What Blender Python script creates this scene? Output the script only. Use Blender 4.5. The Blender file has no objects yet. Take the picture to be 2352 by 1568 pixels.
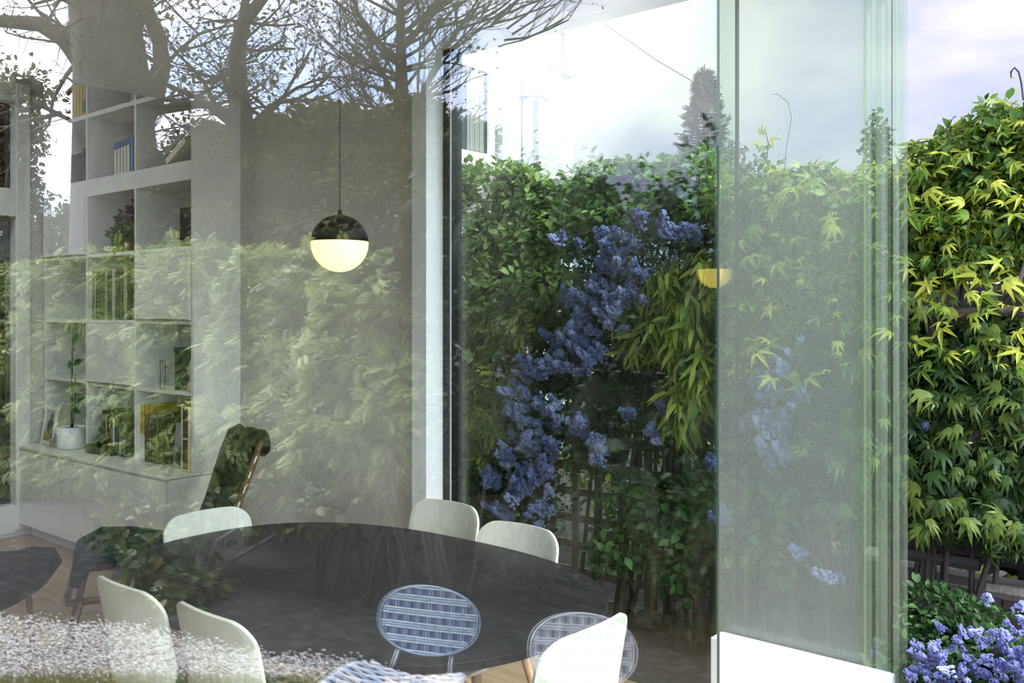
import bpy, math, random
import numpy as np
from mathutils import Vector, Matrix
R = random.Random(7)
NR = np.random.default_rng(11)
C = bpy.context.scene.collection
S = bpy.context.scene

# ------------------------------------------------------------------ camera, sky, sun, exposure
F, CX, HY, EYE = 2150.0, 1176.0, 719.0, 1.6        # focal length in px, centre column, horizon row, eye height
A0 = math.radians(40.2)                            # the camera looks 40.2 deg to the left of +Y
SN, CS = math.sin(A0), math.cos(A0)
cd = bpy.data.cameras.new('camera'); cam = bpy.data.objects.new('camera', cd); C.objects.link(cam)
cd.sensor_width = 36.0; cd.lens = F/2352*36.0
cd.shift_y = -(784-HY)/2352.0
cam.location = (0, 0, EYE); cam.rotation_euler = (math.radians(90), 0, A0)
cd.clip_start = 0.02; cd.clip_end = 500
S.camera = cam
S.view_settings.view_transform = 'Standard'; S.view_settings.look = 'None'
S.view_settings.exposure = 1.08; S.view_settings.gamma = 1.0
S.view_settings.use_curve_mapping = False
S.cycles.transparent_max_bounces = 16
S.cycles.max_bounces = 5; S.cycles.diffuse_bounces = 3; S.cycles.glossy_bounces = 3
S.cycles.use_adaptive_sampling = True; S.cycles.adaptive_threshold = 0.08; S.cycles.use_light_tree = False

SUN_DIR = Vector((0.86, -0.10, 0.84)).normalized()
sd = bpy.data.lights.new('sun', 'SUN'); sun = bpy.data.objects.new('sun', sd); C.objects.link(sun)
sd.energy = 1.6; sd.angle = math.radians(16); sd.color = (1.0, 0.95, 0.86)
sun.rotation_euler = SUN_DIR.to_track_quat('Z', 'Y').to_euler()

def nodes_of(m):
    return m.node_tree.nodes, m.node_tree.links
w = bpy.data.worlds.new('sky'); S.world = w; w.use_nodes = True
w.cycles.sampling_method = 'MANUAL'; w.cycles.sample_map_resolution = 512
n, l = w.node_tree.nodes, w.node_tree.links
n.clear()
tc = n.new('ShaderNodeTexCoord')
mp = n.new('ShaderNodeMapping'); mp.inputs['Scale'].default_value = (1.6, 1.6, 4.2); mp.inputs['Location'].default_value = (0.3, 1.9, 0.15)
l.new(tc.outputs['Generated'], mp.inputs['Vector'])
nz = n.new('ShaderNodeTexNoise'); nz.inputs['Scale'].default_value = 1.7; nz.inputs['Detail'].default_value = 7; nz.inputs['Roughness'].default_value = 0.5
nz.inputs['Distortion'].default_value = 0.3
l.new(mp.outputs['Vector'], nz.inputs['Vector'])
rp = n.new('ShaderNodeValToRGB')
e = rp.color_ramp.elements
e[0].position = 0.33; e[0].color = (0.33, 0.50, 0.90, 1)
e[1].position = 0.60; e[1].color = (0.95, 0.95, 1.0, 1)
x = e.new(0.41); x.color = (0.50, 0.56, 0.80, 1)
x = e.new(0.48); x.color = (0.66, 0.67, 0.85, 1)
l.new(nz.outputs['Fac'], rp.inputs['Fac'])
# thin cloud glows around the veiled sun
nrm = n.new('ShaderNodeVectorMath'); nrm.operation = 'NORMALIZE'; l.new(tc.outputs['Generated'], nrm.inputs[0])
dt = n.new('ShaderNodeVectorMath'); dt.operation = 'DOT_PRODUCT'; dt.inputs[1].default_value = SUN_DIR
l.new(nrm.outputs['Vector'], dt.inputs[0])
mr = n.new('ShaderNodeMapRange'); mr.inputs['From Min'].default_value = 0.44; mr.inputs['From Max'].default_value = 1.0
mr.inputs['To Min'].default_value = 0.60; mr.inputs['To Max'].default_value = 6.2
l.new(dt.outputs['Value'], mr.inputs['Value'])
bg = n.new('ShaderNodeBackground'); out = n.new('ShaderNodeOutputWorld')
l.new(rp.outputs['Color'], bg.inputs['Color']); l.new(mr.outputs['Result'], bg.inputs['Strength'])
l.new(bg.outputs['Background'], out.inputs['Surface'])

# ------------------------------------------------------------------ helpers
def dirpx(px):
    t = (px-CX)/F
    return (t*CS-SN, t*SN+CS)
def atY(px, py, Y):
    dx, dy = dirpx(px); z = Y/dy
    return Vector((dx*z, Y, EYE+(HY-py)/F*z))
def atX(px, py, X):
    dx, dy = dirpx(px); z = X/dx
    return Vector((X, dy*z, EYE+(HY-py)/F*z))
GX = -1.06                                          # plane of the front glazing
def mir(px, py, z):                                 # a point of the garden that the front glazing mirrors
    dx, dy = dirpx(px)
    return Vector((2*GX-dx*z, dy*z, EYE+(HY-py)/F*z))

MATS = {}
def mat(name, col=(.8,.8,.8), rough=.5, metal=0.0, spec=.5, noise=None, bump=0.0, emit=None):
    m = bpy.data.materials.new(name); m.use_nodes = True
    n, l = nodes_of(m); b = n['Principled BSDF']
    b.inputs['Base Color'].default_value = (*col, 1); b.inputs['Roughness'].default_value = rough
    b.inputs['Metallic'].default_value = metal; b.inputs['Specular IOR Level'].default_value = spec
    if noise:                                       # (scale vec3, colour2, detail, lo, hi)
        sc, c2, det, lo, hi = noise
        tc = n.new('ShaderNodeTexCoord'); mp = n.new('ShaderNodeMapping'); mp.inputs['Scale'].default_value = sc
        nz = n.new('ShaderNodeTexNoise'); nz.inputs['Scale'].default_value = 1; nz.inputs['Detail'].default_value = det
        rp = n.new('ShaderNodeValToRGB'); rp.color_ramp.elements[0].position = lo; rp.color_ramp.elements[1].position = hi
        rp.color_ramp.elements[0].color = (*col, 1); rp.color_ramp.elements[1].color = (*c2, 1)
        l.new(tc.outputs['Object'], mp.inputs['Vector']); l.new(mp.outputs['Vector'], nz.inputs['Vector'])
        l.new(nz.outputs['Fac'], rp.inputs['Fac']); l.new(rp.outputs['Color'], b.inputs['Base Color'])
        if bump:
            bp = n.new('ShaderNodeBump'); bp.inputs['Strength'].default_value = bump; bp.inputs['Distance'].default_value = .01
            l.new(nz.outputs['Fac'], bp.inputs['Height']); l.new(bp.outputs['Normal'], b.inputs['Normal'])
    if emit:
        b.inputs['Emission Color'].default_value = (*emit[0], 1); b.inputs['Emission Strength'].default_value = emit[1]
    MATS[name] = m
    return m
def leaf_mat(name, rough=.5, trans=.35, vary=None):
    m = bpy.data.materials.new(name); m.use_nodes = True
    n, l = nodes_of(m); b = n['Principled BSDF']; o = n['Material Output']
    b.inputs['Roughness'].default_value = rough; b.inputs['Specular IOR Level'].default_value = .35
    tr = n.new('ShaderNodeBsdfTranslucent'); mx = n.new('ShaderNodeMixShader'); mx.inputs[0].default_value = trans
    if vary:
        oi = n.new('ShaderNodeObjectInfo'); rp = n.new('ShaderNodeValToRGB')
        rp.color_ramp.elements[0].color = (*vary[0], 1); rp.color_ramp.elements[1].color = (*vary[1], 1)
        l.new(oi.outputs['Random'], rp.inputs['Fac']); src = rp.outputs['Color']
    else:
        at = n.new('ShaderNodeAttribute'); at.attribute_name = 'col'; src = at.outputs['Color']
    l.new(src, b.inputs['Base Color']); l.new(src, tr.inputs['Color'])
    l.new(b.outputs[0], mx.inputs[1]); l.new(tr.outputs[0], mx.inputs[2]); l.new(mx.outputs[0], o.inputs['Surface'])
    MATS[name] = m
    return m
def glass_mat(name, refl, tint, veil=0.0, veilcol=(.8,.85,.78)):
    m = bpy.data.materials.new(name); m.use_nodes = True
    n, l = nodes_of(m); n.clear()
    o = n.new('ShaderNodeOutputMaterial'); t = n.new('ShaderNodeBsdfTransparent'); t.inputs['Color'].default_value = (*tint, 1)
    g = n.new('ShaderNodeBsdfGlossy'); g.inputs['Roughness'].default_value = 0.0; g.inputs['Color'].default_value = (1, 1, 1, 1)
    mx = n.new('ShaderNodeMixShader'); mx.inputs[0].default_value = refl
    l.new(t.outputs[0], mx.inputs[1]); l.new(g.outputs[0], mx.inputs[2])
    if veil:
        d = n.new('ShaderNodeBsdfTranslucent'); d.inputs['Color'].default_value = (*veilcol, 1)
        d2 = n.new('ShaderNodeBsdfDiffuse'); d2.inputs['Color'].default_value = (*veilcol, 1)
        mm = n.new('ShaderNodeMixShader'); mm.inputs[0].default_value = .5
        l.new(d.outputs[0], mm.inputs[1]); l.new(d2.outputs[0], mm.inputs[2])
        m2 = n.new('ShaderNodeMixShader'); m2.inputs[0].default_value = veil
        l.new(mx.outputs[0], m2.inputs[1]); l.new(mm.outputs[0], m2.inputs[2]); l.new(m2.outputs[0], o.inputs['Surface'])
    else:
        l.new(mx.outputs[0], o.inputs['Surface'])
    MATS[name] = m
    return m

def tag(o, label=None, cat=None, group=None, kind=None):
    if label: o['label'] = label
    if cat: o['category'] = cat
    if group: o['group'] = group
    if kind: o['kind'] = kind
    return o
def thing(name, loc, label, cat, group=None, rz=0.0):
    o = bpy.data.objects.new(name, None); C.objects.link(o)
    o.location = loc; o.rotation_euler = (0, 0, rz); o.empty_display_size = .05
    return tag(o, label, cat, group)

class MB:
    def __init__(s): s.v = []; s.f = []
    def add(s, vs, fs):
        k = len(s.v); s.v += [tuple(p) for p in vs]; s.f += [tuple(i+k for i in f) for f in fs]; return s
    def box(s, c, d, M=None):
        x, y, z = d[0]/2, d[1]/2, d[2]/2
        vs = [Vector((a*x, b*y, e*z)) for a in (-1, 1) for b in (-1, 1) for e in (-1, 1)]
        if M is not None: vs = [M @ p for p in vs]
        c = Vector(c)
        return s.add([p+c for p in vs], [(0,1,3,2),(4,6,7,5),(0,4,5,1),(2,3,7,6),(0,2,6,4),(1,5,7,3)])
    def span(s, a, b):
        a, b = Vector(a), Vector(b)
        return s.box((a+b)/2, b-a)
    def tube(s, pts, rs, n=8, cap=True):
        pts = [Vector(p) for p in pts]
        if not hasattr(rs, '__len__'): rs = [rs]*len(pts)
        vs = []; fs = []; ref = None
        for i, p in enumerate(pts):
            d = (pts[min(i+1, len(pts)-1)]-pts[max(i-1, 0)])
            d = d.normalized() if d.length > 1e-9 else Vector((0, 0, 1))
            if ref is None: ref = Vector((1, 0, 0)) if abs(d.x) < .8 else Vector((0, 1, 0))
            u = (ref-d*ref.dot(d)).normalized(); ref = u; q = d.cross(u)
            for k in range(n):
                a = 2*math.pi*k/n
                vs.append(p+(u*math.cos(a)+q*math.sin(a))*rs[i])
        for i in range(len(pts)-1):
            for k in range(n):
                a, b = i*n+k, i*n+(k+1) % n
                fs.append((a, b, b+n, a+n))
        if cap:
            fs.append(tuple(range(n))[::-1]); fs.append(tuple(range((len(pts)-1)*n, len(pts)*n)))
        return s.add(vs, fs)
    def lathe(s, prof, n=32, c=(0, 0, 0)):
        vs = []; fs = []; c = Vector(c)
        for r, z in prof:
            for k in range(n):
                a = 2*math.pi*k/n; vs.append(c+Vector((r*math.cos(a), r*math.sin(a), z)))
        for i in range(len(prof)-1):
            for k in range(n):
                a, b = i*n+k, i*n+(k+1) % n
                fs.append((a, b, b+n, a+n))
        if prof[0][0] > 1e-5: fs.append(tuple(range(n))[::-1])
        if prof[-1][0] > 1e-5: fs.append(tuple(range((len(prof)-1)*n, len(prof)*n)))
        return s.add(vs, fs)
    def prism(s, outline, z0, z1):
        k = len(outline)
        vs = [(p[0], p[1], z0) for p in outline]+[(p[0], p[1], z1) for p in outline]
        fs = [tuple(range(k))[::-1], tuple(range(k, 2*k))]+[(i, (i+1) % k, (i+1) % k+k, i+k) for i in range(k)]
        return s.add(vs, fs)
    def mesh(s, name, m, smooth=False):
        me = bpy.data.meshes.new(name); me.from_pydata(s.v, [], s.f); me.materials.append(m)
        if smooth: me.polygons.foreach_set('use_smooth', [True]*len(me.polygons))
        me.update(); return me
    def build(s, name, m, parent=None, smooth=False, bevel=0.0):
        return obj(name, s.mesh(name, m, smooth), parent, bevel)
def obj(name, me, parent=None, bevel=0.0, loc=None):
    o = bpy.data.objects.new(name, me); C.objects.link(o)
    if parent is not None: o.parent = parent
    if loc is not None: o.location = loc
    if bevel:
        b = o.modifiers.new('bevel', 'BEVEL'); b.width = bevel; b.segments = 2; b.limit_method = 'ANGLE'; b.angle_limit = math.radians(40)
    return o
def copy_tree(o, parent=None):
    c = o.copy(); C.objects.link(c); c.parent = parent
    for ch in list(o.children): copy_tree(ch, c)
    return c
def struct(name, mb, m, label, cat, bevel=0.0):
    return tag(mb.build(name, m, None, bevel=bevel), label, cat, kind='structure')

# ---- leaves
def T(vs, fs): return np.array(vs, dtype=np.float64), np.array(fs, dtype=np.int32)
L_SMALL = T([(0,0,0),(-.32,.5,.07),(.32,.5,.07),(0,1,-.05)], [(0,2,1),(1,2,3)])
L_OVAL = T([(0,0,0),(-.26,.3,.06),(0,.45,-.02),(.26,.3,.06),(-.25,.65,.05),(.25,.65,.05),(0,1,-.1)],
           [(0,2,1),(0,3,2),(1,2,4),(2,3,5),(4,2,6),(2,5,6)])
L_NARROW = T([(0,0,0),(-.09,.3,.03),(.09,.3,.03),(-.08,.65,-.1),(.08,.65,-.1),(0,1,-.34)],
             [(0,2,1),(1,2,4),(1,4,3),(3,4,5)])
def palmate():
    vs = [(0,0,0)]; fs = []
    angs = [-112,-58,0,58,112]; lens = [.5,.82,1.0,.82,.5]
    ring = []
    for i, (a, L) in enumerate(zip(angs, lens)):
        a = math.radians(a)
        for da, r in ((-.25, .5*L), (0, L), (.25, .5*L)):
            ring.append((math.sin(a+da)*r, math.cos(a+da)*r, -.32*r*r+(.04 if da else 0)))
        if i < 4:
            am = math.radians((angs[i]+angs[i+1])/2); ring.append((math.sin(am)*.24, math.cos(am)*.24, .03))
    vs += ring
    fs = [(0, i+1, i) for i in range(1, len(ring))]
    return T(vs, fs)
L_PALM = palmate()
def long_palm():
    vs = [(0, 0, 0)]; fs = []
    for a, L in ((-56, .6), (-27, .85), (0, 1.05), (29, .9), (60, .55)):
        a = math.radians(a); i = len(vs); d = (math.sin(a), math.cos(a)); p = (-d[1], d[0])
        for r, w_ in ((.38, .10), (.7, .075)):
            for s_ in (1, -1): vs.append((d[0]*r*L+p[0]*w_*s_, d[1]*r*L+p[1]*w_*s_, -.45*(r*L)**2+.02))
        vs.append((d[0]*L, d[1]*L, -.6*L*L))
        fs += [(0, i+1, i), (i, i+1, i+3), (i, i+3, i+2), (i+2, i+3, i+4)]
    return T(vs, fs)
L_LONG = long_palm()
def pinnate(k=5):
    vs = []; fs = []
    def leaflet(b, d, L):
        i = len(vs); px = (-d[1], d[0])
        vs.extend([(b[0], b[1], 0), (b[0]+d[0]*L*.5+px[0]*L*.2, b[1]+d[1]*L*.5+px[1]*L*.2, .03), (b[0]+d[0]*L*.5-px[0]*L*.2, b[1]+d[1]*L*.5-px[1]*L*.2, .03), (b[0]+d[0]*L, b[1]+d[1]*L, -.06)])
        fs.extend([(i, i+2, i+1), (i+1, i+2, i+3)])
    for j in range(k):
        y = .12+.72*j/k
        for sx in (-1, 1): leaflet((0, y), (sx*.85, .5), .42-.15*abs(j/k-.35))
    leaflet((0, .8), (0, 1), .34)
    v = np.array(vs); v[:, 2] -= .22*v[:, 1]**2
    return v, np.array(fs, dtype=np.int32)
L_PINN = pinnate()

def unit(a): return a/np.maximum(np.linalg.norm(a, axis=1, keepdims=True), 1e-9)
def leaves_mesh(name, m, P, D, Nn, size, tpl, cols):
    V, Fc = tpl; n = len(P); k = len(V)
    y = unit(D); z = unit(Nn-y*np.sum(Nn*y, axis=1, keepdims=True)); x = np.cross(y, z)
    W = (P[:, None, :]+size[:, None, None]*(V[None, :, 0:1]*x[:, None, :]+V[None, :, 1:2]*y[:, None, :]+V[None, :, 2:3]*z[:, None, :])).reshape(-1, 3)
    idx = (Fc[None, :, :]+(np.arange(n)*k)[:, None, None]).reshape(-1)
    me = bpy.data.meshes.new(name); nt = len(idx)//3
    me.vertices.add(n*k); me.vertices.foreach_set('co', W.astype(np.float32).ravel())
    me.loops.add(nt*3); me.loops.foreach_set('vertex_index', idx.astype(np.int32))
    me.polygons.add(nt); me.polygons.foreach_set('loop_start', np.arange(0, nt*3, 3, dtype=np.int32))
    a = me.color_attributes.new('col', 'FLOAT_COLOR', 'POINT')
    c4 = np.concatenate([np.repeat(cols, k, axis=0), np.ones((n*k, 1))], axis=1)
    a.data.foreach_set('color', c4.astype(np.float32).ravel())
    me.materials.append(m); me.update(calc_edges=True)
    return me
def rnd(n, a, b): return NR.uniform(a, b, n)
def colmix(n, cs):
    cs = np.array(cs); i = NR.integers(0, len(cs), n); j = NR.integers(0, len(cs), n); t = NR.uniform(0, 1, (n, 1))
    return (cs[i]*t+cs[j]*(1-t))*NR.uniform(.75, 1.2, (n, 1))
def leaf_dirs(n, outward, droop=.3, spread=.9):
    o = np.array(outward, dtype=float); o = np.broadcast_to(o, (n, 3))
    d = o*.7+NR.normal(0, spread, (n, 3)); d[:, 2] -= droop
    nn = o*.8+np.array((0, 0, .9))+NR.normal(0, .45, (n, 3))
    return d, nn
def ell_cloud(n, c, r, shell=.55):
    u = unit(NR.normal(0, 1, (n, 3))); q = NR.uniform(shell**3, 1, (n, 1))**(1/3)
    lump = 1+.16*np.sin(u[:, 0:1]*5+c[0]*3)+.14*np.sin(u[:, 2:3]*7+u[:, 1:2]*5+c[1])
    return np.array(c)+u*q*lump*np.array(r), u
def foliage(name, parent, m, blobs, tpl, size, cols, droop=.3, spread=.8, kind='stuff'):
    """blobs: (centre, radii, count). Countless leaves: one part."""
    Ps, Ds, Ns = [], [], []
    for c, r, k in blobs:
        P, u = ell_cloud(k, c, r); d, nn = leaf_dirs(k, u, droop, spread)
        Ps.append(P); Ds.append(d); Ns.append(nn)
    P = np.concatenate(Ps); n = len(P)
    loc = np.array(parent.location) if parent is not None else 0
    me = leaves_mesh(name, m, P-loc, np.concatenate(Ds), np.concatenate(Ns), rnd(n, *size), tpl, colmix(n, cols))
    o = obj(name, me, parent); o['kind'] = kind
    return o
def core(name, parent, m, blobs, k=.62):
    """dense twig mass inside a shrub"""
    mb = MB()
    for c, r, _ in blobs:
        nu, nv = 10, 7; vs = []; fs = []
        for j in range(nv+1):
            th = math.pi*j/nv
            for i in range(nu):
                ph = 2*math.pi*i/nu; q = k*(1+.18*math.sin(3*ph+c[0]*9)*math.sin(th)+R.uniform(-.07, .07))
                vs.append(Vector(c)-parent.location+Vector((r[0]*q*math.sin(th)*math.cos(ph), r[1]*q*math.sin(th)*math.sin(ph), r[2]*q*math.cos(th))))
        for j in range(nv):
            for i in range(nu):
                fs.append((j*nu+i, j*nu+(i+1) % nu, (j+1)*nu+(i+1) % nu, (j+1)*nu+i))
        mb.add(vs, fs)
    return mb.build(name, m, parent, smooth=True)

# ------------------------------------------------------------------ materials
mat('plaster', (.68, .66, .60), .7, noise=((3, 3, 3), (.64, .62, .56), 3, .3, .7))
mat('reveal_white', (.90, .92, .89), .55)
mat('ceil', (.82, .83, .85), .8)
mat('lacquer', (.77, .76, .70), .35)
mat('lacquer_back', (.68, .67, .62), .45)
mat('black_metal', (.012, .012, .013), .4)
mat('seal', (.006, .006, .006), .5)
mat('oak_floor', (.42, .30, .18), .45, noise=((1.2, 22, 1), (.30, .20, .11), 6, .3, .7))
mat('table_black', (.015, .014, .014), .45, spec=.22, noise=((4, 40, 4), (.032, .03, .029), 5, .35, .7))
mat('chair_white', (.69, .68, .60), .45, noise=((60, 60, 5), (.62, .61, .53), 4, .35, .65))
mat('chair_leg', (.55, .38, .2), .45, noise=((40, 40, 6), (.42, .27, .13), 4, .35, .65))
mat('brown_wood', (.16, .075, .03), .4, noise=((50, 50, 8), (.09, .04, .018), 4, .35, .65))
mat('black_leather', (.010, .012, .012), .6, spec=.12)
mat('teal_leather', (.012, .026, .027), .6, spec=.12)
mat('lamp_black', (.016, .014, .013), .45, spec=.3)
mat('lamp_glow', (.9, .75, .45), .4, emit=((1.0, .70, .13), 2.9))
mat('soil', (.012, .010, .009), .95, noise=((14, 14, 14), (.055, .05, .046), 8, .45, .75), bump=.6)
mat('lawn_soil', (.09, .12, .04), .9, noise=((30, 30, 30), (.13, .16, .05), 5, .35, .65))
mat('paving', (.33, .31, .29), .85, noise=((5, 5, 5), (.22, .21, .2), 6, .35, .7))
mat('trellis_wood', (.23, .20, .17), .8, noise=((60, 60, 7), (.13, .11, .095), 5, .35, .65))
mat('dark_board', (.04, .037, .035), .8, noise=((6, 40, 40), (.075, .07, .068), 5, .35, .65))
mat('brick', (.20, .15, .13), .85, noise=((25, 25, 25), (.28, .24, .22), 5, .35, .65), bump=.4)
mat('mortar', (.17, .16, .145), .95)
mat('bark', (.17, .145, .12), .9, noise=((14, 14, 2.2), (.33, .29, .25), 6, .35, .7), bump=.8)
mat('bark_dark', (.045, .036, .03), .9, noise=((20, 20, 4), (.085, .07, .06), 5, .35, .7))
mat('cut_wood', (.75, .5, .36), .7)
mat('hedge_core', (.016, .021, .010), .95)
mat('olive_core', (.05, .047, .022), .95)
mat('house_wall', (.40, .41, .39), .75, noise=((2, 2, 2), (.36, .37, .35), 3, .35, .65))
mat('house_roof', (.22, .2, .2), .8)
mat('house_glass', (.03, .035, .035), .15)
mat('curtain', (.22, .22, .20), .9)
mat('gravel', (.25, .23, .20), .9, noise=((6, 6, 6), (.16, .14, .12), 4, .35, .7))
mat('pot_white', (.80, .80, .77), .25)
mat('steel', (.75, .76, .78), .3, metal=.4)
mat('strap_white', (.86, .87, .93), .55); mat('strap_blue', (.48, .62, .76), .55); mat('strap_navy', (.10, .15, .29), .6)
mat('strap_sky', (.26, .36, .52), .6); mat('strap_grey', (.34, .36, .42), .6)
leaf_mat('leaf', .45, .35); leaf_mat('leaf_far', .6, .4)
leaf_mat('lime_leaf', .4, .45, ((.14, .28, .035), (.60, .62, .09)))
leaf_mat('shaded_leaf', .45, .4, ((.03, .075, .015), (.17, .24, .045)))  # shade of the lower hedge is put into these dark greens
leaf_mat('house_leaf', .4, .3, ((.03, .10, .025), (.08, .2, .05)))
leaf_mat('flower', .8, .25, ((.12, .14, .37), (.36, .40, .72)))
glass_mat('glass_front', .155, (.95, .985, .95))
glass_mat('glass_side', .05, (.93, .97, .935))
glass_mat('glass_painted_haze', .03, (.93, .975, .93), .215, (.86, .94, .82))  # pale diffuse share paints in the haze of a reflected white wall
glass_mat('glass_fin', .03, (.92, .97, .90), .085, (.78, .88, .72))
glass_mat('glass_dark', .12, (.12, .13, .12))

# ------------------------------------------------------------------ the room
WY, BY, CEIL = 3.34, 3.40, 2.92
struct('floor', MB().span((-7.3, -1.9, -.12), (-1.0, 3.45, 0)), MATS['oak_floor'], 'pale oak floor of the dining room under the black table', 'floor')
struct('ceiling', MB().span((-5.38, -1.9, CEIL), (-.45, 3.50, 3.30)), MATS['ceil'], 'flat white ceiling over the dining table', 'ceiling')  # slab runs past the glass as an added, unseen overhang blocking sun
struct('ceiling', MB().span((-7.3, 1.9, 3.52), (-5.38, 3.60, 3.72)).span((-7.3, -1.9, 3.52), (-5.38, -1.4, 3.72)).span((-7.3, -1.4, 3.52), (-7.0, 1.9, 3.72)).span((-5.5, -1.4, 3.52), (-5.38, 1.9, 3.72)), MATS['ceil'], 'higher white ceiling above the bookcase', 'ceiling')
struct('trim_1', MB().span((-5.42, -1.9, 3.30), (-5.38, 3.60, 3.55)), MATS['ceil'], 'white upstand where the ceiling steps up before the bookcase', 'trim')
struct('wall_back', MB().span((-7.3, WY, 0), (-3.36, WY+.16, 3.52)), MATS['plaster'], 'plain white back wall behind the pendant lamp', 'wall')
struct('trim_2', MB().span((-3.401, 3.25, 0), (-3.30, 3.43, CEIL)), MATS['reveal_white'], 'bright white wall pier beside the black window frame', 'trim')
struct('wall_near', MB().span((-7.3, -2.05, 0), (-1.0, -1.9, 3.6)), mat('near_wall_dark', (.16, .15, .14), .6), 'near side wall of the dining room, outside the view, coloured dark to cut bounced light', 'wall')  # unseen wall given an invented dark tone to lower the room's fill light
wl = MB()
LX = -7.05
wl.span((LX-.15, 2.91, 0), (LX, WY, 3.52)); wl.span((LX-.15, -1.9, 0), (LX, 1.0, 3.52)); wl.span((LX-.15, 1.0, 0), (LX, 2.91, .12)); wl.span((LX-.15, 1.0, 3.2), (LX, 2.91, 3.52))
struct('wall_left', wl, MATS['plaster'], 'white side wall left of the bookcase', 'wall')
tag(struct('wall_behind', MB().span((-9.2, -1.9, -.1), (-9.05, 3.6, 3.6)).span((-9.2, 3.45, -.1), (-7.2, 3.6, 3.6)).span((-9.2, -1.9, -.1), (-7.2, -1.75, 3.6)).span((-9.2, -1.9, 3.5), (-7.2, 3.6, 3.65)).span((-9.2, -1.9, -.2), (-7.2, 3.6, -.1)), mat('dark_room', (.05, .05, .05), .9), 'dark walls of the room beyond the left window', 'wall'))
wn = thing('window_1', (LX-.07, 1.96, 0), 'white framed dark window at the left edge', 'window'); wn['kind'] = 'structure'
fr = MB()
for z in (.12, 2.38, 3.2): fr.span((-.06, -.86, z-.09), (.095, .862, z+.11))
for y in (-.9, 0, .91): fr.span((-.06, y-.05, .05), (.10, y+.05, 3.25))
fr.build('window_frame', MATS['lacquer'], wn, bevel=.006)
for y in (-.45, .45):
    for z0, z1 in ((.22, 2.29), (2.49, 3.11)):
        MB().span((-.01, y-.41, z0), (.0, y+.415, z1)).build('pane', MATS['glass_dark'], wn)

rl = thing('added_rooflight', (-6.25, .25, 3.66), 'added opal rooflight, out of view, lighting the bookcase side of the room', 'window'); rl['kind'] = 'structure'  # unseen rooflight added to brighten the bookcase
om = bpy.data.materials.new('opal_glass'); om.use_nodes = True; on, ol = nodes_of(om); on.clear()
oo = on.new('ShaderNodeOutputMaterial'); ot = on.new('ShaderNodeBsdfTranslucent'); ot.inputs['Color'].default_value = (.92, .92, .90, 1); ol.new(ot.outputs[0], oo.inputs['Surface'])
for k in (0, 1):
    MB().add([(-.745, -1.645+k*1.65, 0), (.745, -1.645+k*1.65, 0), (.745, -.005+k*1.65, 0), (-.745, -.005+k*1.65, 0)], [(0, 1, 2, 3)]).build('pane', om, rl)
MB().span((-.75, -.012, -.02), (.75, .012, .02)).build('glazing_bar', MATS['lacquer'], rl)

# front glazing: one sliding glass leaf, its right edge stands at Y = 2.01, the opening lies beyond it
g = thing('window_2', (GX, 0.2, 0), 'large frameless front glass sheet mirroring the garden', 'window'); g['kind'] = 'structure'
MB().span((-.003, -2.1, .015), (.003, 1.812, CEIL)).build('pane', MATS['glass_front'], g)
MB().span((-.0034, 1.8122, .015), (.0034, 1.8135, CEIL)).build('edge_strip', mat('glass_edge', (.10, .15, .12), .3), g)
struct('trim_3', MB().span((GX-.03, -1.9, -.02), (GX+.03, 3.43, .012)), MATS['seal'], 'black floor track under the front glass', 'trim')

# side glazing towards the hedge
g = thing('window_3', (-2.5, BY, 0), 'clear side glass sheet between the dining room and the hedge', 'window'); g['kind'] = 'structure'
MB().span((-.745, -.006, .02), (.786, .006, CEIL)).build('pane', MATS['glass_side'], g)
MB().span((-.799, -.035, 0), (-.745, .05, CEIL)).build('window_frame', MATS['black_metal'], g, bevel=.004)
MB().span((-.748, -.037, 0), (-.742, -.031, CEIL)).build('bead', mat('alu', (.6, .6, .58), .4), g)
MB().span((.788, -.010, .02), (.7955, .010, CEIL)).build('seal', MATS['seal'], g)
g = thing('window_4', (-1.40, BY-.05, 0), 'pale glass leaf with a painted-in reflection haze left of the open garden hedge', 'window'); g['kind'] = 'structure'
MB().span((-.3645, -.006, .02), (.212, .006, CEIL)).build('pane', MATS['glass_painted_haze'], g)
MB().span((.212, -.02, .02), (.3513, .02, CEIL)).build('glass_fin', MATS['glass_fin'], g)
for xx, ww in ((.232, .012), (.278, .02), (.328, .010)):
    MB().tube([(xx, -.026, .02), (xx, -.026, CEIL)], ww, 10).build('rib', MATS['glass_fin'], g)
MB().span((.311, -.023, .02), (.3125, -.0205, CEIL)).build('seal', MATS['seal'], g)
struct('trim_4', MB().span((-1.745, BY-.15, 0), (-1.08, BY-.06, .352)), mat('plinth', (.88, .88, .88), .6), 'white plinth at the foot of the hazy glass leaf', 'trim', bevel=.004)

# ------------------------------------------------------------------ the ground
struct('ground', MB().span((-14, -6, -.3), (24, 30, -.14)).span((-1.0, -6, -.14), (24, 30, -.02)).span((-14, 3.46, -.14), (-1.0, 30, -.02)), MATS['soil'], 'dark bare earth of the garden beds', 'ground')
lawn_poly = [(3.9, .35), (2.55, 1.45), (2.2, 1.72), (1.80, 2.07), (1.37, 2.40), (.9, 2.76), (.75, 2.60), (-.4, 1.6), (-1.0, -1.5), (4, -1.5)]
grav_poly = [(3.9, .35), (2.55, 1.45), (2.2, 1.72), (1.80, 2.07), (1.37, 2.40), (.9, 2.76), (1.2, 2.82), (1.74, 2.52), (2.1, 2.46), (2.45, 2.40), (2.75, 2.2), (3.2, 2.0), (4.2, 1.3)]
struct('lawn', MB().prism(lawn_poly[::-1], -.05, -.008), MATS['lawn_soil'], 'mown lawn beside the white gravel', 'lawn')
struct('gravel_bed', MB().prism(grav_poly, -.05, -.010), MATS['gravel'], 'bed of the white gravel strip', 'ground')
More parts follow.
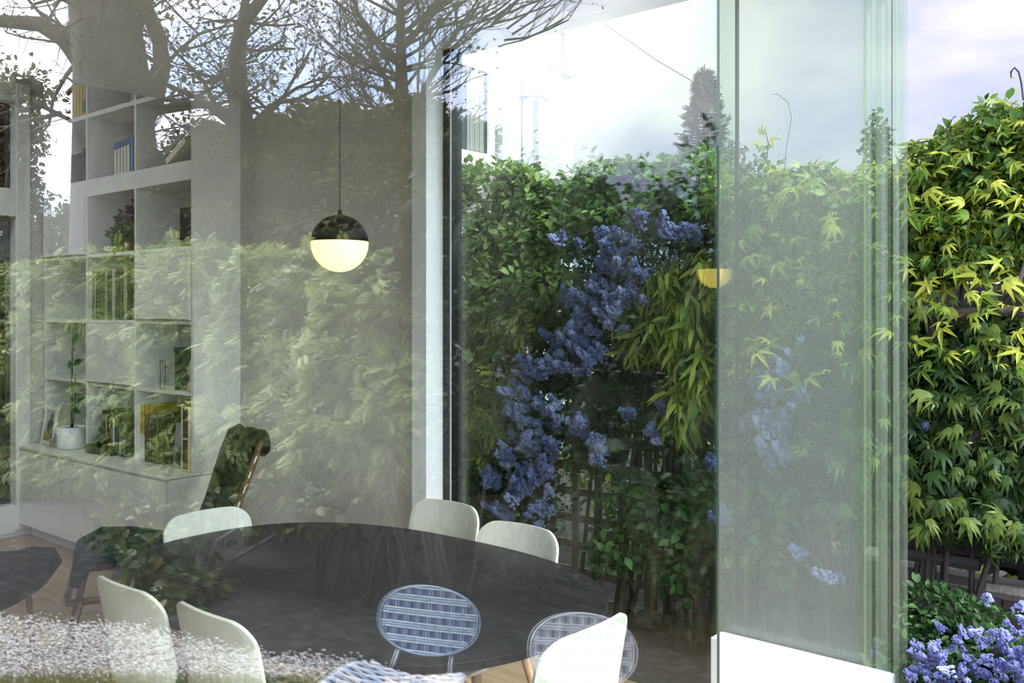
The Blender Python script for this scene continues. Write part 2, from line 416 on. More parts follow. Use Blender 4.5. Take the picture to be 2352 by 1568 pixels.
def inpoly(p, poly):
    x, y = p; c = False; j = len(poly)-1
    for i in range(len(poly)):
        if (poly[i][1] > y) != (poly[j][1] > y) and x < (poly[j][0]-poly[i][0])*(y-poly[i][1])/(poly[j][1]-poly[i][1])+poly[i][0]: c = not c
        j = i
    return c
oct_v = np.array([(1,0,0),(-1,0,0),(0,1,0),(0,-1,0),(0,0,1),(0,0,-1)], float); oct_f = np.array([(0,2,4),(2,1,4),(1,3,4),(3,0,4),(2,0,5),(1,2,5),(3,1,5),(0,3,5)], dtype=np.int32)
pts = [p for p in ((R.uniform(.8, 4.0), R.uniform(.6, 2.9)) for _ in range(60000)) if inpoly((p[0]+R.gauss(0, .05), p[1]+R.gauss(0, .05)), grav_poly)]
P = np.array([(x, y, R.uniform(-.006, .008)) for x, y in pts]); k = len(P)
me = leaves_mesh('gravel_stones', leaf_mat('stone', .8, 0.0), P, NR.normal(0, 1, (k, 3)), NR.normal(0, 1, (k, 3)), rnd(k, .006, .011), (oct_v*np.array((1, .9, .75)), oct_f),
                 colmix(k, [(.85, .84, .82), (.75, .72, .68), (.5, .46, .40), (.9, .9, .9), (.88, .87, .86)]))
tag(obj('gravel_stones', me), 'loose white gravel stones strewn beside the lawn', 'gravel', kind='stuff')
pts = [p for p in ((R.uniform(.5, 3.6), R.uniform(.7, 2.75)) for _ in range(60000)) if inpoly(p, lawn_poly) and p[0]*.63+p[1]*.776 > 2.50]
P = np.array([(x, y, -.01) for x, y in pts]); k = len(P)
d = NR.normal(0, .35, (k, 3)); d[:, 2] = 1
me = leaves_mesh('grass_blades', MATS['leaf'], P, d, NR.normal(0, 1, (k, 3)), rnd(k, .03, .07), (np.array([(-.06,0,0),(.06,0,0),(0,1,.15)]), np.array([(0,1,2)], dtype=np.int32)), colmix(k, [(.16, .20, .05), (.24, .27, .08), (.12, .17, .04)]))
tag(obj('grass_blades', me), 'short grass blades along the edge of the white gravel', 'grass', kind='stuff')

# low brick wall with bricks of its own, board panel and trellis at the boundary
FY = 4.15
bw = struct('wall_garden', MB().span((-2.2, FY+.17, -.02), (1.4, FY+.27, .47)), MATS['mortar'], 'low weathered brick wall under the boundary hedge', 'wall')
bm_ = MB().box((0, 0, 0), (.215, .11, .064)).mesh('brick', MATS['brick'])
for r in range(6):
    for c in range(16):
        xx = -2.09+c*.226+(.113 if r % 2 else 0)
        o = obj('brick', bm_, bw, loc=(xx, FY+.205+R.uniform(-.006, .006), .02+r*.076)); o.rotation_euler = (0, R.uniform(-.01, .01), R.uniform(-.015, .015))
bf = thing('board_fence', (-1.0, FY+.33, 0), 'dark wooden boards behind the brick wall and hedge', 'fence')
for j in range(9):
    MB().span((-1.2, -.012, .50+j*.155), (2.6, .012, .645+j*.155)).build('board', MATS['dark_board'], bf, bevel=.003)
for xx in (-1.2, .1, 1.35, 2.6): MB().span((xx-.04, .013, 0), (xx+.04, .09, 1.9)).build('post', MATS['dark_board'], bf)
tf = thing('trellis_fence', (-2.4, FY, 0), 'weathered grey square trellis seen through the side glass', 'trellis')
vb = MB().span((-.021, -.018, -.02), (.021, 0, 1.75)).mesh('trellis_slat', MATS['trellis_wood'])
for j in range(23):
    o = obj('slat', vb, tf, loc=(-2.35+j*.155, 0, 0)); o.rotation_euler = (0, R.uniform(-.008, .008), 0)
for j in range(12):
    MB().span((-2.45, .001, .02+j*.145), (1.15, .018, .062+j*.145)).build('rail', MATS['trellis_wood'], tf)
# leaning rails of the same old fence at the right
pr = thing('fence_rail', atY(2080, 1275, 4.0), 'dark rough timber rail lying behind the low shrub at right', 'rail')
a_, b_ = atY(2060, 1268, 4.0), atY(2250, 1296, 4.0)
MB().tube([(0, 0, 0), (b_-a_)], .028, 6).build('rail', MATS['dark_board'], pr)
pr.location = a_
MB().span((.1, -.02, -1.0*(a_.z)), (.15, .02, 0)).build('stake', MATS['dark_board'], pr)
pr = thing('fence_rail', atY(2268, 1352, 4.0), 'short grey timber rail at the far right edge', 'rail')
a_, b_ = atY(2268, 1356, 4.0), atY(2400, 1378, 4.0)
MB().tube([(0, 0, 0), (b_-a_)], .03, 6).build('rail', MATS['trellis_wood'], pr)
MB().span((.3, -.02, -1.0*(pr.location.z)), (.35, .02, 0)).build('stake', MATS['dark_board'], pr)

# ------------------------------------------------------------------ dining table
TX, TY, TA, TB, TH = -2.39, 2.00, .885, .61, .74
tb = thing('dining_table', (TX, TY, 0), 'oval black stained wooden dining table with two seams', 'table')
def sup(t, a, b, e=2.45):
    c, s = math.cos(t), math.sin(t)
    return (a*math.copysign(abs(c)**(2/e), c), b*math.copysign(abs(s)**(2/e), s))
outl = [sup(2*math.pi*i/240, TA, TB) for i in range(240)]
s1, s2 = -2.70-TX, -2.19-TX
def clip(poly, x0, x1):
    for side, xv in ((1, x0), (-1, x1)):
        res = []
        for i in range(len(poly)):
            p, q = poly[i-1], poly[i]
            pi, qi = side*(p[0]-xv) >= 0, side*(q[0]-xv) >= 0
            if pi != qi:
                t = (xv-p[0])/(q[0]-p[0]); res.append((xv, p[1]+(q[1]-p[1])*t))
            if qi: res.append(q)
        poly = res
    return poly
for x0, x1 in ((-9, s1-.0012), (s1+.0012, s2-.0012), (s2+.0012, 9)):
    MB().prism(clip(outl, x0, x1), TH-.024, TH).build('table_leaf', MATS['table_black'], tb, bevel=.002)
MB().prism([(p[0]*.93, p[1]*.9) for p in outl[::4]], TH-.032, TH-.0245).build('under_panel', MATS['table_black'], tb)
ap = MB()
for sy in (-1, 1): ap.span((-.5, sy*.36-.012, TH-.10), (.5, sy*.36+.012, TH-.032))
for sx in (-1, 1): ap.span((sx*.5-.012, -.36, TH-.10), (sx*.5+.012, .36, TH-.032))
ap.build('apron', MATS['table_black'], tb)
for sx in (-1, 1):
    for sy in (-1, 1):
        MB().tube([(sx*.50, sy*.34, TH-.033), (sx*.64, sy*.44, 0.0)], [.034, .019], 14).build('leg', MATS['table_black'], tb, smooth=True)

# ------------------------------------------------------------------ dining chairs (one pale plywood shell on four legs)
def chair_shell():
    prof = [(.215, .425), (.20, .446), (.12, .452), (.02, .444), (-.08, .440), (-.145, .448), (-.185, .478), (-.205, .53), (-.222, .62), (-.240, .72), (-.262, .825)]
    # resample
    pts = [Vector((0, a, b)) for a, b in prof]; fine = []
    for i in range(len(pts)-1):
        p0 = pts[max(i-1, 0)]; p1 = pts[i]; p2 = pts[i+1]; p3 = pts[min(i+2, len(pts)-1)]
        for k in range(6):
            t = k/6; fine.append(.5*((2*p1)+(p2-p0)*t+(2*p0-5*p1+4*p2-p3)*t*t+(3*p1-p0-3*p2+p3)*t**3))
    fine.append(pts[-1])
    s = [0]
    for i in range(1, len(fine)): s.append(s[-1]+(fine[i]-fine[i-1]).length)
    Ltot = s[-1]; extra = []
    # denser rows near the two rounded ends
    rows = sorted(set([Ltot*i/44 for i in range(45)]+[Ltot-.085*(1-math.cos(k*math.pi/14)) for k in range(8)]+[.06*(1-math.cos(k*math.pi/14)) for k in range(8)]))
    def at(q):
        for i in range(1, len(s)):
            if s[i] >= q-1e-9:
                t = (q-s[i-1])/max(s[i]-s[i-1], 1e-9); return fine[i-1].lerp(fine[i], t)
        return fine[-1]
    keyw = [(0, .185), (.25, .20), (.44, .178), (.56, .172), (.72, .193), (1, .190)]
    def width(q):
        u = q/Ltot
        for (a, wa), (b, wb) in zip(keyw, keyw[1:]):
            if u <= b:
                t = (u-a)/(b-a); t = t*t*(3-2*t); ww = wa+(wb-wa)*t; break
        for d, r in ((Ltot-q, .075), (q, .06)):
            if d < r: ww -= r-math.sqrt(max(r*r-(r-d)**2, 0))
        return ww
    vs = []; fs = []; m = 12
    for q in rows:
        p = at(q); u = q/Ltot; ww = width(q); back = min(max((u-.5)/.2, 0), 1)
        for j in range(m+1):
            a = -1+2*j/m; x = a*ww
            vs.append((x, p.y+back*.9*x*x, p.z+(1-back)*.35*x*x*(1 if u > .08 else .6)-.12*x*x*max(0, (u-.93)/.07)*1.8))
    for i in range(len(rows)-1):
        for j in range(m):
            a = i*(m+1)+j; fs.append((a, a+1, a+m+2, a+m+1))
    return vs, fs
cv, cf = chair_shell()
ch_me = MB().add(cv, cf).mesh('shell', MATS['chair_white'], True)
leg_me = []
for sx in (-1, 1):
    for sy, y0, y1 in ((1, .13, .20), (-1, -.11, -.22)):
        leg_me.append(MB().tube([(sx*.12, y0, .425), (sx*.185, y1, 0)], [.017, .011], 12).mesh('leg', MATS['chair_leg'], True))
rail_me = [MB().tube([(-.125, y, .41), (.125, y, .41)], .012, 10).mesh('seat_rail', MATS['chair_leg'], True) for y in (.125, -.105)]
def dining_chair(loc, rz, label):
    t = thing('dining_chair', (loc[0], loc[1], 0), label, 'chair', 'white dining chairs around the black table', rz)
    o = obj('shell', ch_me, t); sm = o.modifiers.new('solid', 'SOLIDIFY'); sm.thickness = .011; sm.offset = 0
    bv = o.modifiers.new('bevel', 'BEVEL'); bv.width = .0025; bv.segments = 2; bv.limit_method = 'ANGLE'; bv.angle_limit = math.radians(50)
    for me in leg_me: obj('leg', me, t)
    for me in rail_me: obj('seat_rail', me, t)
    return t
PI = math.pi
dining_chair((-2.60, 1.58), .0, 'white plywood dining chair at the near side, left of its twin')
dining_chair((-2.185, 1.60), -.02, 'white plywood dining chair at the near side, right of its twin')
dining_chair((-3.05, 2.03), -PI/2, 'brightest white dining chair at the far left end of the table before the black armchair')
dining_chair((-2.685, 2.53), PI, 'white dining chair at the far side in front of the white wall end')
dining_chair((-2.19, 2.40), PI, 'white dining chair at the far side in front of the trellis')
dining_chair((-1.60, 1.915), PI/2, 'pale white dining chair at the right end of the table, nearest the opening')

# ------------------------------------------------------------------ pendant lamp
LXp, LYp, LZ, LR = -2.515, 2.064, 1.838, .098
pl = thing('pendant_lamp', (LXp, LYp, LZ), 'lit round pendant lamp, black above and glowing cream below', 'lamp')
MB().lathe([(LR*math.cos(a), LR*math.sin(a)) for a in [math.radians(x) for x in range(4, 88, 6)]]+[(.004, LR)], 40).build('cap_shell', MATS['lamp_black'], pl, smooth=True)
MB().lathe([(LR*.99*math.cos(a), LR*.99*math.sin(a)) for a in [math.radians(x) for x in range(-90, 1, 6)]]+[(LR*.99, .006)], 40).build('diffuser', MATS['lamp_glow'], pl, smooth=True)
MB().lathe([(.007, LR-.002), (.007, LR+.012), (.003, LR+.02)], 14).build('cable_grip', MATS['lamp_black'], pl, smooth=True)
MB().tube([(0, 0, LR+.015), (0, 0, CEIL-LZ-.02)], .0016, 6).build('cable', MATS['lamp_black'], pl)
MB().lathe([(.03, CEIL-LZ-.022), (.03, CEIL-LZ), (.0, CEIL-LZ)], 20).build('ceiling_rose', MATS['lamp_black'], pl)
# ------------------------------------------------------------------ bookcase and sideboard
BX0, BX1, BF = -7.03, -5.04, 3.02
XS = [BX0, -6.37, -5.71, BX1]                      # uprights
ZS = [.655, 1.118, 1.545, 1.99, 2.455, 2.95]       # shelf centre heights
bc = thing('bookcase', ((BX0+BX1)/2, WY-.16, .655), 'tall white built-in bookcase of open and closed boxes', 'bookcase')
O = bc.location
def rel(mb, o=O):
    mb.v = [tuple(Vector(p)-o) for p in mb.v]; return mb
for i, xx in enumerate(XS):
    top = 3.51 if xx < -5.55 else 2.965
    rel(MB().span((xx-.011 if i else xx, BF, .655), (xx+.011 if i < 3 else xx, WY-.012, top))).build('upright', MATS['lacquer'], bc)
rel(MB().span((BX1-.001, BF-.002, .655), (BX1+.02, WY-.001, 2.965))).build('side_panel', MATS['lacquer'], bc)
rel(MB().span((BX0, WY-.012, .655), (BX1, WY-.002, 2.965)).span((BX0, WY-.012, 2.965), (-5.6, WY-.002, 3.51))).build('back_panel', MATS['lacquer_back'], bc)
TK = {1.118: .022, 1.545: .022, 1.99: .022, 2.455: .115, 2.95: .03}
for z in ZS[1:]:
    for a, b in zip(XS, XS[1:]):
        if z == 1.118 and a == XS[0]: z_ = 1.13
        else: z_ = z
        rel(MB().span((a+.0115, BF+.001, z_-TK[z]/2), (b-.0115, WY-.0125, z_+TK[z]/2))).build('shelf', MATS['lacquer'], bc)
def door(col, r0, r1):
    mb = rel(MB().span((XS[col]+.013, BF-.014, r0), (XS[col+1]-.013, BF+.002, r1)))
    d = mb.build('cupboard_door', MATS['lacquer'], bc, bevel=.0015)
    rel(MB().span((XS[col]+.02, BF-.017, r0+.001), (XS[col+1]-.02, BF-.0145, r0+.005))).build('grip_groove', MATS['black_metal'], d)
door(0, 2.002, 2.395); door(2, 1.558, 1.976); door(1, 1.132, 1.532)
sb = thing('sideboard', (-6.05, 3.09, 0), 'long low white sideboard below the bookcase', 'sideboard')
O2 = sb.location
CF = 2.84
rel(MB().span((BX0, CF+.02, .09), (BX1+.018, WY-.001, .63)), O2).build('body', MATS['lacquer'], sb)
rel(MB().span((BX0, CF, .634), (BX1+.02, WY-.001, .654)), O2).build('worktop', MATS['lacquer'], sb, bevel=.002)
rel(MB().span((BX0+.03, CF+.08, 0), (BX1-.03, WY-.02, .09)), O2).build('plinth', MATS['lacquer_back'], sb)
for k in range(3):
    a = BX0+(BX1-BX0)*k/3
    rel(MB().span((a+.003, CF+.002, .095), (a+(BX1-BX0)/3-.003, CF+.0195, .618)), O2).build('drawer_front', MATS['lacquer'], sb, bevel=.0015)
struct('baseboard_back', MB().span((BX1+.03, WY-.015, 0), (-3.53, WY, .08)), MATS['lacquer'], 'white skirting board along the back wall', 'baseboard')

# ---- books
bmats = {}
def bmat(c):
    if c not in bmats: bmats[c] = mat('book_cloth_%d' % len(bmats), c, .6)
    return bmats[c]
mat('pages', (.78, .74, .64), .9, noise=((4, 4, 250), (.62, .57, .47), 2, .3, .7))
def book(x, y0, z, wd, h, dp, col, label, group=None, lean=0.0, band=None):
    """spine towards -Y at y0; left edge at x"""
    t = thing('book', (x+wd/2, y0+dp/2, z), label, 'book', group)
    b = bmat(col); c = .003
    m = MB(); m.span((-wd/2, -dp/2, 0), (-wd/2+c, dp/2, h)); m.span((wd/2-c, -dp/2, 0), (wd/2, dp/2, h)); m.span((-wd/2, -dp/2, 0), (wd/2, -dp/2+c, h))
    cv = m.build('cover', b, t)
    MB().span((-wd/2+c, -dp/2+c, .003), (wd/2-c, dp/2-.004, h-.004)).build('pages', MATS['pages'], t)
    if band:
        MB().span((-wd/2-.0004, -dp/2-.0006, h*band[1]), (wd/2+.0004, -dp/2+.0004, h*band[2])).build('spine_band', bmat(band[0]), cv)
    if lean: t.rotation_euler = (0, lean, 0)
    return t
def brow(px0, specs, z, y0, Y=None):
    x = atY(px0, 700, BF+.03).x
    for sp in specs:
        book(x, y0, z, *sp); x += sp[0]+.002
    return x
YB = BF+.03
ORD = ['first', 'second', 'third', 'fourth', 'fifth']
z5 = 2.95+.0155
gp = 'yellow books on the topmost shelf'
brow(153, [(.024, .262, .18, (.17, .06, .06), 'thin dark red book at the left of the yellow books')]
     + [(.034, .25, .18, (.05, .03, .03), 'almost black book beside the yellow books')]
     + [(.043, .24, .18, (.58, .42, .06), w_+' yellow spined book from the left on the topmost shelf', gp) for w_ in ORD[:4]]
     + [(.046, .23, .18, (.42, .38, .10), 'green banded yellow book on the topmost shelf', None, 0, ((.08, .2, .16), .15, .5))]
     + [(.040, .24, .18, (.14, .035, .03), 'red brown book nearest the upright on the topmost shelf', None, 0, ((.5, .4, .3), .35, .75))], z5, YB)
z4 = 2.455+.0580
brow(160, [(.035, .20+R.uniform(-.02, .03), .17, (.022, .024, .02), ORD[q_]+' dark spined book from the left in the row left of the blue books', 'dark books on the left upper shelf') for q_ in range(5)]
     + [(.032, .235, .17, (.03, .05, .025), 'dark green taller book at the end of the dark row')], z4, YB)
brow(262, [(.040, .215+.004*k, .17, (.66, .62, .52), ORD[k]+' cream spined book from the left with a dark blue top band', 'blue topped cream books', 0, ((.05, .13, .25), .80, 1.0)) for k in range(5)]
     + [(.045, .245, .17, (.08, .22, .38), 'plain blue book at the end of the cream row')]
     + [(.040, .245, .17, (.16, .08, .06), 'brown book beside the blue book next to the upright')], z4, YB)
for k, (wd, h) in enumerate(((.05, .06), (.05, .05), (.05, .05))):
    xx = atY(375, 700, YB).x+.14*k
tl = thing('book', (-5.29, YB+.09, z4), 'cream book leaning against the right end of the upper shelf', 'book')
M = Matrix.Rotation(math.radians(62), 4, 'Y')
cv_ = MB().box((0, 0, .085), (.045, .17, .25), M.to_3x3()).build('pages', MATS['pages'], tl)
MB().box((-.012, 0, .085+.022), (.004, .176, .256), M.to_3x3()).build('cover', bmat((.05, .045, .04)), tl)
z2 = 1.545+.0115
cols = [(.42, .42, .30), (.33, .38, .2), (.10, .16, .06), (.09, .15, .07), (.30, .34, .2), (.10, .14, .08), (.46, .46, .36), (.08, .12, .05), (.08, .13, .06), (.40, .42, .24), (.05, .09, .04), (.13, .07, .03)]
nm = ['broad cream book first in the middle shelf row', 'sage green book second in the middle row', 'dark green book third in the middle row', 'dark green book fourth in the middle row', 'pale green book in the left half of the middle row', 'narrow dark book in the middle of the middle row', 'cream book in the middle of the middle row', 'dark olive book right of the cream one in the middle row', 'dark olive book left of the last pale spine in the middle row', 'last pale spine in the middle shelf row', 'blackish green book near the end of the middle row', 'brown book at the right end of the middle row']
brow(205, [(.048 if i % 3 else .056, .325+.02*math.sin(i*2.3), .2, cols[i], nm[i]) for i in range(12)], z2, YB)
zs_ = .6565
brow(234, [(.05, .29, .2, (.03, .045, .02), 'dark green upright folder right of the duck figure', None, 0, ((.3, .3, .22), .75, .9)),
           (.02, .27, .2, (.5, .5, .42), 'thin cream book beside the dark green folder'),
           (.045, .285, .2, (.03, .035, .02), 'black book with a dotted spine on the sideboard', None, 0, ((.35, .3, .12), .1, .25)),
           (.022, .18, .2, (.33, .27, .13), 'short tan book on the sideboard'),
           (.036, .24, .2, (.55, .55, .52), 'light grey book with a speckled spine'),
           (.05, .30, .2, (.03, .06, .06), 'dark teal book on the sideboard'),
           (.03, .22, .2, (.22, .24, .22), 'mid grey book left of the last tall one'),
           (.06, .29, .2, (.03, .04, .03), 'blackish tall book against the middle upright', None, 0, ((.2, .25, .3), .3, .4))], zs_, YB)
brow(323, [(.05, .36, .24, (.52, .36, .03), 'tall mustard yellow folder beside the middle upright', None, 0, ((.62, .6, .58), 0.0, .47)),
           (.055, .30, .2, (.08, .025, .015), 'dark maroon book beside the mustard folder'),
           (.022, .30, .2, (.06, .09, .07), 'thin dark green book beside the maroon one'),
           (.06, .31, .2, (.025, .04, .02), 'thick black green book in the right lower box', None, 0, ((.25, .3, .2), .9, 1.0)),
           (.02, .28, .2, (.25, .22, .04), 'thin olive yellow book in the right lower box'),
           (.06, .29, .2, (.04, .05, .02), 'dark olive book left of the grey cover')], zs_, YB)
book(-5.50, WY-.10, zs_, .36, .385, .06, (.55, .38, .03), 'large mustard yellow box file standing flat at the back of the right lower box')
pf = thing('photo_print', (-5.245, 3.06, zs_), 'grey photo book leaning in front of the right lower books', 'book')
MB().box((0, 0, .135), (.10, .014, .27), Matrix.Rotation(-.08, 3, 'X')).build('cover', bmat((.30, .29, .30)), pf)
MB().add([(-.049, -.0175, .05), (.049, -.0175, .005), (.049, -.0175, .15)], [(0, 1, 2)]).build('cover_print', bmat((.03, .03, .03)), pf)
# framed pictures
def frame(loc, wd, h, rx, fcol, label, cat, rz=0.0):
    t = thing('picture_frame', loc, label, cat, None, rz)
    t.rotation_euler = (rx, 0, rz); b = .016*(wd/.12)
    m = MB()
    m.span((-wd/2, -.009, 0), (wd/2, .009, b)); m.span((-wd/2, -.009, h-b), (wd/2, .009, h)); m.span((-wd/2, -.009, b), (-wd/2+b, .009, h-b)); m.span((wd/2-b, -.009, b), (wd/2, .009, h-b))
    m.build('frame', fcol, t, bevel=.002)
    return t, b
t, b = frame((-6.90, 2.985, .6565), .195, .272, math.radians(-9), mat('cream_frame', (.72, .70, .62), .5), 'cream framed photo of a figure left of the white plant pot', 'picture')
p = MB().span((-.082, -.004, .022), (.082, .004, .25)).build('photo', mat('photo_grey', (.42, .42, .42), .5), t)
fig = MB()
for c, r in (((.02, -.0046, .20), (.026, .032)), ((.015, -.0047, .13), (.05, .06)), ((.05, -.0048, .10), (.03, .05))):
    fig.add([(c[0]+r[0]*math.cos(a), c[1], c[2]+r[1]*math.sin(a)) for a in [2*PI*k/20 for k in range(20)]], [tuple(range(20))])
fig.build('photo_figure', bmat((.04, .05, .08)), p)
MB().add([(-.08, -.0046, .024), (.08, -.0046, .024), (.08, -.0046, .05), (-.03, -.0046, .075), (-.06, -.0046, .11), (-.08, -.0046, .09)], [(0, 1, 2, 3, 4, 5)]).build('photo_grass', bmat((.28, .24, .06)), p)
t, b = frame((-5.092, 3.012, .6565), .085, .385, 0, mat('pale_wood', (.66, .56, .36), .5), 'narrow pale wood double frame at the right end of the bookcase', 'picture')
MB().span((-.03, -.004, .012), (.03, .004, .373)).build('photo', bmat((.012, .014, .013)), t)
MB().span((-.035, -.0085, .188), (.035, .0085, .200)).build('cross_bar', MATS['pale_wood'], t)
# plant pot with tall stem
pp = thing('potted_plant', (-6.595, 3.02, .6565), 'tall thin stemmed plant in a glossy white pot on the sideboard', 'plant')
MB().lathe([(.085, 0), (.094, .02), (.098, .15), (.092, .15), (.090, .135), (.0, .135)], 32).build('pot', MATS['pot_white'], pp, smooth=True)
MB().lathe([(.089, .136), (.05, .14), (.0, .142)], 24).build('soil', bmat((.03, .025, .02)), pp)
MB().tube([(0, 0, .13), (.004, 0, .3), (-.005, .005, .48), (.012, 0, .68), (.02, 0, .80)], [.009, .008, .007, .005, .002], 8).tube([(0.01, 0, .13), (.05, 0, .25), (.06, 0, .42), (.075, -.01, .52)], [.005, .004, .003, .002], 6).build('stem', bmat((.035, .07, .02)), pp, smooth=True)
V, Fc = L_OVAL
hl = MB().add([(a*.9, b_, c) for a, b_, c in V], [tuple(f) for f in Fc]).mesh('leaf', MATS['house_leaf'])
for (x, z, ang, s) in ((-.06, .43, 120, .10), (-.05, .40, 170, .07), (.085, .44, -60, .08), (.05, .30, -120, .11), (.09, .33, -80, .08), (-.05, .30, 100, .07), (.03, .55, 40, .09), (.06, .58, -60, .09), (.0, .66, 60, .08), (.03, .72, -30, .11), (.05, .80, 0, .12), (.01, .80, 40, .10)):
    o = obj('leaf', hl, pp, loc=(x*.5, -.005, z)); o.scale = (s, s, s); o.rotation_euler = (math.radians(70), math.radians(-ang), R.uniform(-.5, .5))
sbx = thing('small_box', (-6.735, 2.96, .6565), 'tiny grey box between the photo frame and the white pot', 'box')
MB().span((-.03, -.02, 0), (.03, .02, .055)).build('body', bmat((.33, .31, .26)), sbx, bevel=.003); MB().span((-.031, -.021, .045), (.031, .021, .06)).build('lid', bmat((.38, .36, .3)), sbx)
# duck figure on a dark book
dk = thing('flat_book', (-6.16, 3.06, .6565), 'dark green book lying flat under the duck figure', 'book')
MB().span((-.17, -.07, 0), (.13, .09, .004)).span((-.17, -.07, .048), (.13, .09, .052)).span((-.17, .086, 0), (.13, .09, .052)).build('cover', bmat((.02, .03, .015)), dk); MB().span((-.166, -.066, .004), (.126, .086, .048)).build('pages', bmat((.10, .11, .06)), dk)
du = thing('duck_figure', (-6.19, 3.05, .7085), 'small black duck figure beside the dark books', 'figurine')
MB().lathe([(.0, 0), (.045, .004), (.062, .03), (.05, .058), (.02, .072), (.017, .085), (.03, .098), (.034, .115), (.024, .135), (.0, .142)], 20).build('body', MATS['black_metal'], du, smooth=True)
MB().tube([(-.028, 0, .115), (-.06, 0, .108)], [.012, .004], 8).build('beak', MATS['black_metal'], du); MB().tube([(.05, 0, .035), (.10, 0, .06)], [.03, .008], 8).build('tail', MATS['black_metal'], du)
# purple leaved plant and screen on the upper shelf
rp_ = thing('potted_plant', (-5.93, 3.13, 2.0015), 'purple and green leaved plant in a red pot on the bookcase', 'plant')
MB().lathe([(.04, 0), (.058, .09), (.052, .09), (.05, .08), (0, .08)], 24).build('pot', bmat((.22, .05, .03)), rp_, smooth=True)
foliage('foliage', rp_, leaf_mat('dk_leaf', .5, .3), [((-5.93, 3.10, 2.14), (.16, .07, .06), 90), ((-6.02, 3.08, 2.11), (.09, .06, .07), 60)], L_OVAL, (.04, .07), [(.05, .13, .03), (.10, .22, .06)])
foliage('purple_leaves', rp_, MATS['dk_leaf'], [((-5.92, 3.10, 2.23), (.17, .06, .04), 110), ((-5.86, 3.10, 2.28), (.05, .04, .06), 40)], L_SMALL, (.03, .05), [(.06, .018, .03), (.035, .012, .02)])
cn = thing('green_canister', (-6.07, 3.09, 2.0015), 'dark green upright canister left of the purple plant', 'canister')
MB().lathe([(.035, 0), (.037, .005), (.037, .15), (.033, .158), (0, .16)], 20).build('body', bmat((.02, .06, .02)), cn, smooth=True); MB().lathe([(.038, .13), (.038, .15), (.0, .151)], 20).build('lid', bmat((.015, .03, .015)), cn)
sc = thing('dark_screen', (-5.235, 3.17, 2.0015), 'black flat screen on the right upper shelf', 'screen')
MB().span((-.18, -.012, .012), (.175, .012, .262)).build('body', MATS['black_metal'], sc, bevel=.004); MB().span((-.17, -.0135, .02), (.165, -.012, .252)).build('display', bmat((.01, .011, .008)), sc); MB().span((-.08, -.05, 0), (.08, .05, .012)).build('foot', MATS['black_metal'], sc)
# right middle box: green vase, pale ornament
gv = thing('green_vase', (-5.20, 3.12, 1.1295), 'dark green square vase in the right middle box', 'vase')
MB().span((-.12, -.05, 0), (.10, .05, .008)).span((-.12, -.05, 0), (-.112, .05, .26)).span((.092, -.05, 0), (.10, .05, .26)).span((-.12, -.05, 0), (.10, -.042, .26)).span((-.12, .042, 0), (.10, .05, .26)).build('body', bmat((.012, .045, .022)), gv, bevel=.003)
MB().span((-.125, -.055, .235), (.105, -.05, .262)).build('rim', bmat((.02, .06, .03)), gv)
pm = thing('pale_ornament', (-5.085, 3.055, 1.1295), 'pale stone bird ornament before the green vase', 'ornament')
MB().lathe([(.032, 0), (.038, .01), (.03, .05), (.022, .08), (.034, .12), (.028, .16), (.012, .20), (0, .21)], 16).build('body', bmat((.42, .39, .30)), pm, smooth=True); MB().tube([(0, -.02, .13), (-.035, -.03, .145)], [.012, .003], 8).build('beak', bmat((.42, .39, .30)), pm)
hk = thing('wire_hook', (-5.37, BF-.018, 1.135), 'thin black wire clip standing before the right middle box', 'clip')
MB().tube([(0, 0, 0), (.05, 0, .0), (.06, 0, .17), (.025, 0, .175), (.02, 0, .09), (.0, 0, .09), (0, 0, .175), (.02, 0, .175)], .0022, 6).build('wire', MATS['black_metal'], hk); MB().tube([(0, 0, 0), (0, 0, .09)], .0022, 6).build('stay', MATS['black_metal'], hk)

# ------------------------------------------------------------------ lounge chair and stool
lc = thing('lounge_chair', (-4.49, 2.60, 0), 'black leather lounge chair with slotted brown wood frame by the back wall', 'armchair')
def sweep(prof, y0, y1, th, m, name, parent, puff=.02, ny=9):
    vs = []; fs = []; k = len(prof)
    pr = [Vector((a, 0, b)) for a, b in prof]
    for j in range(ny):
        v = j/(ny-1); y = y0+(y1-y0)*v; e = math.sqrt(max(0, 1-(2*v-1)**4))
        for i, p in enumerate(pr):
            d = (pr[min(i+1, k-1)]-pr[max(i-1, 0)]).normalized(); nn = Vector((-d.z, 0, d.x))
            u = i/(k-1); e2 = (1-abs(2*u-1)**6)**.5
            vs.append(p+nn*(th*.5*(.35+.65*e*e2))+Vector((0, y, 0)))
        for i, p in enumerate(pr):
            d = (pr[min(i+1, k-1)]-pr[max(i-1, 0)]).normalized(); nn = Vector((-d.z, 0, d.x))
            u = i/(k-1); e2 = (1-abs(2*u-1)**6)**.5
            vs.append(p-nn*(th*.5*(.35+.65*e*e2))+Vector((0, y, 0)))
    r = 2*k
    for j in range(ny-1):
        for i in range(k-1):
            a = j*r+i; fs.append((a, a+1, a+1+r, a+r)); b = a+k; fs.append((b, b+r, b+r+1, b+1))
        for i in (0, k-1):
            a = j*r+i; q = (a, a+r, a+k+r, a+k); fs.append(q if i == 0 else q[::-1])
    for j in (0, ny-1):
        for i in range(k-1):
            a = j*r+i; q = (a, a+k, a+k+1, a+1); fs.append(q if j == 0 else q[::-1])
    return MB().add(vs, fs).build(name, m, parent, smooth=True)
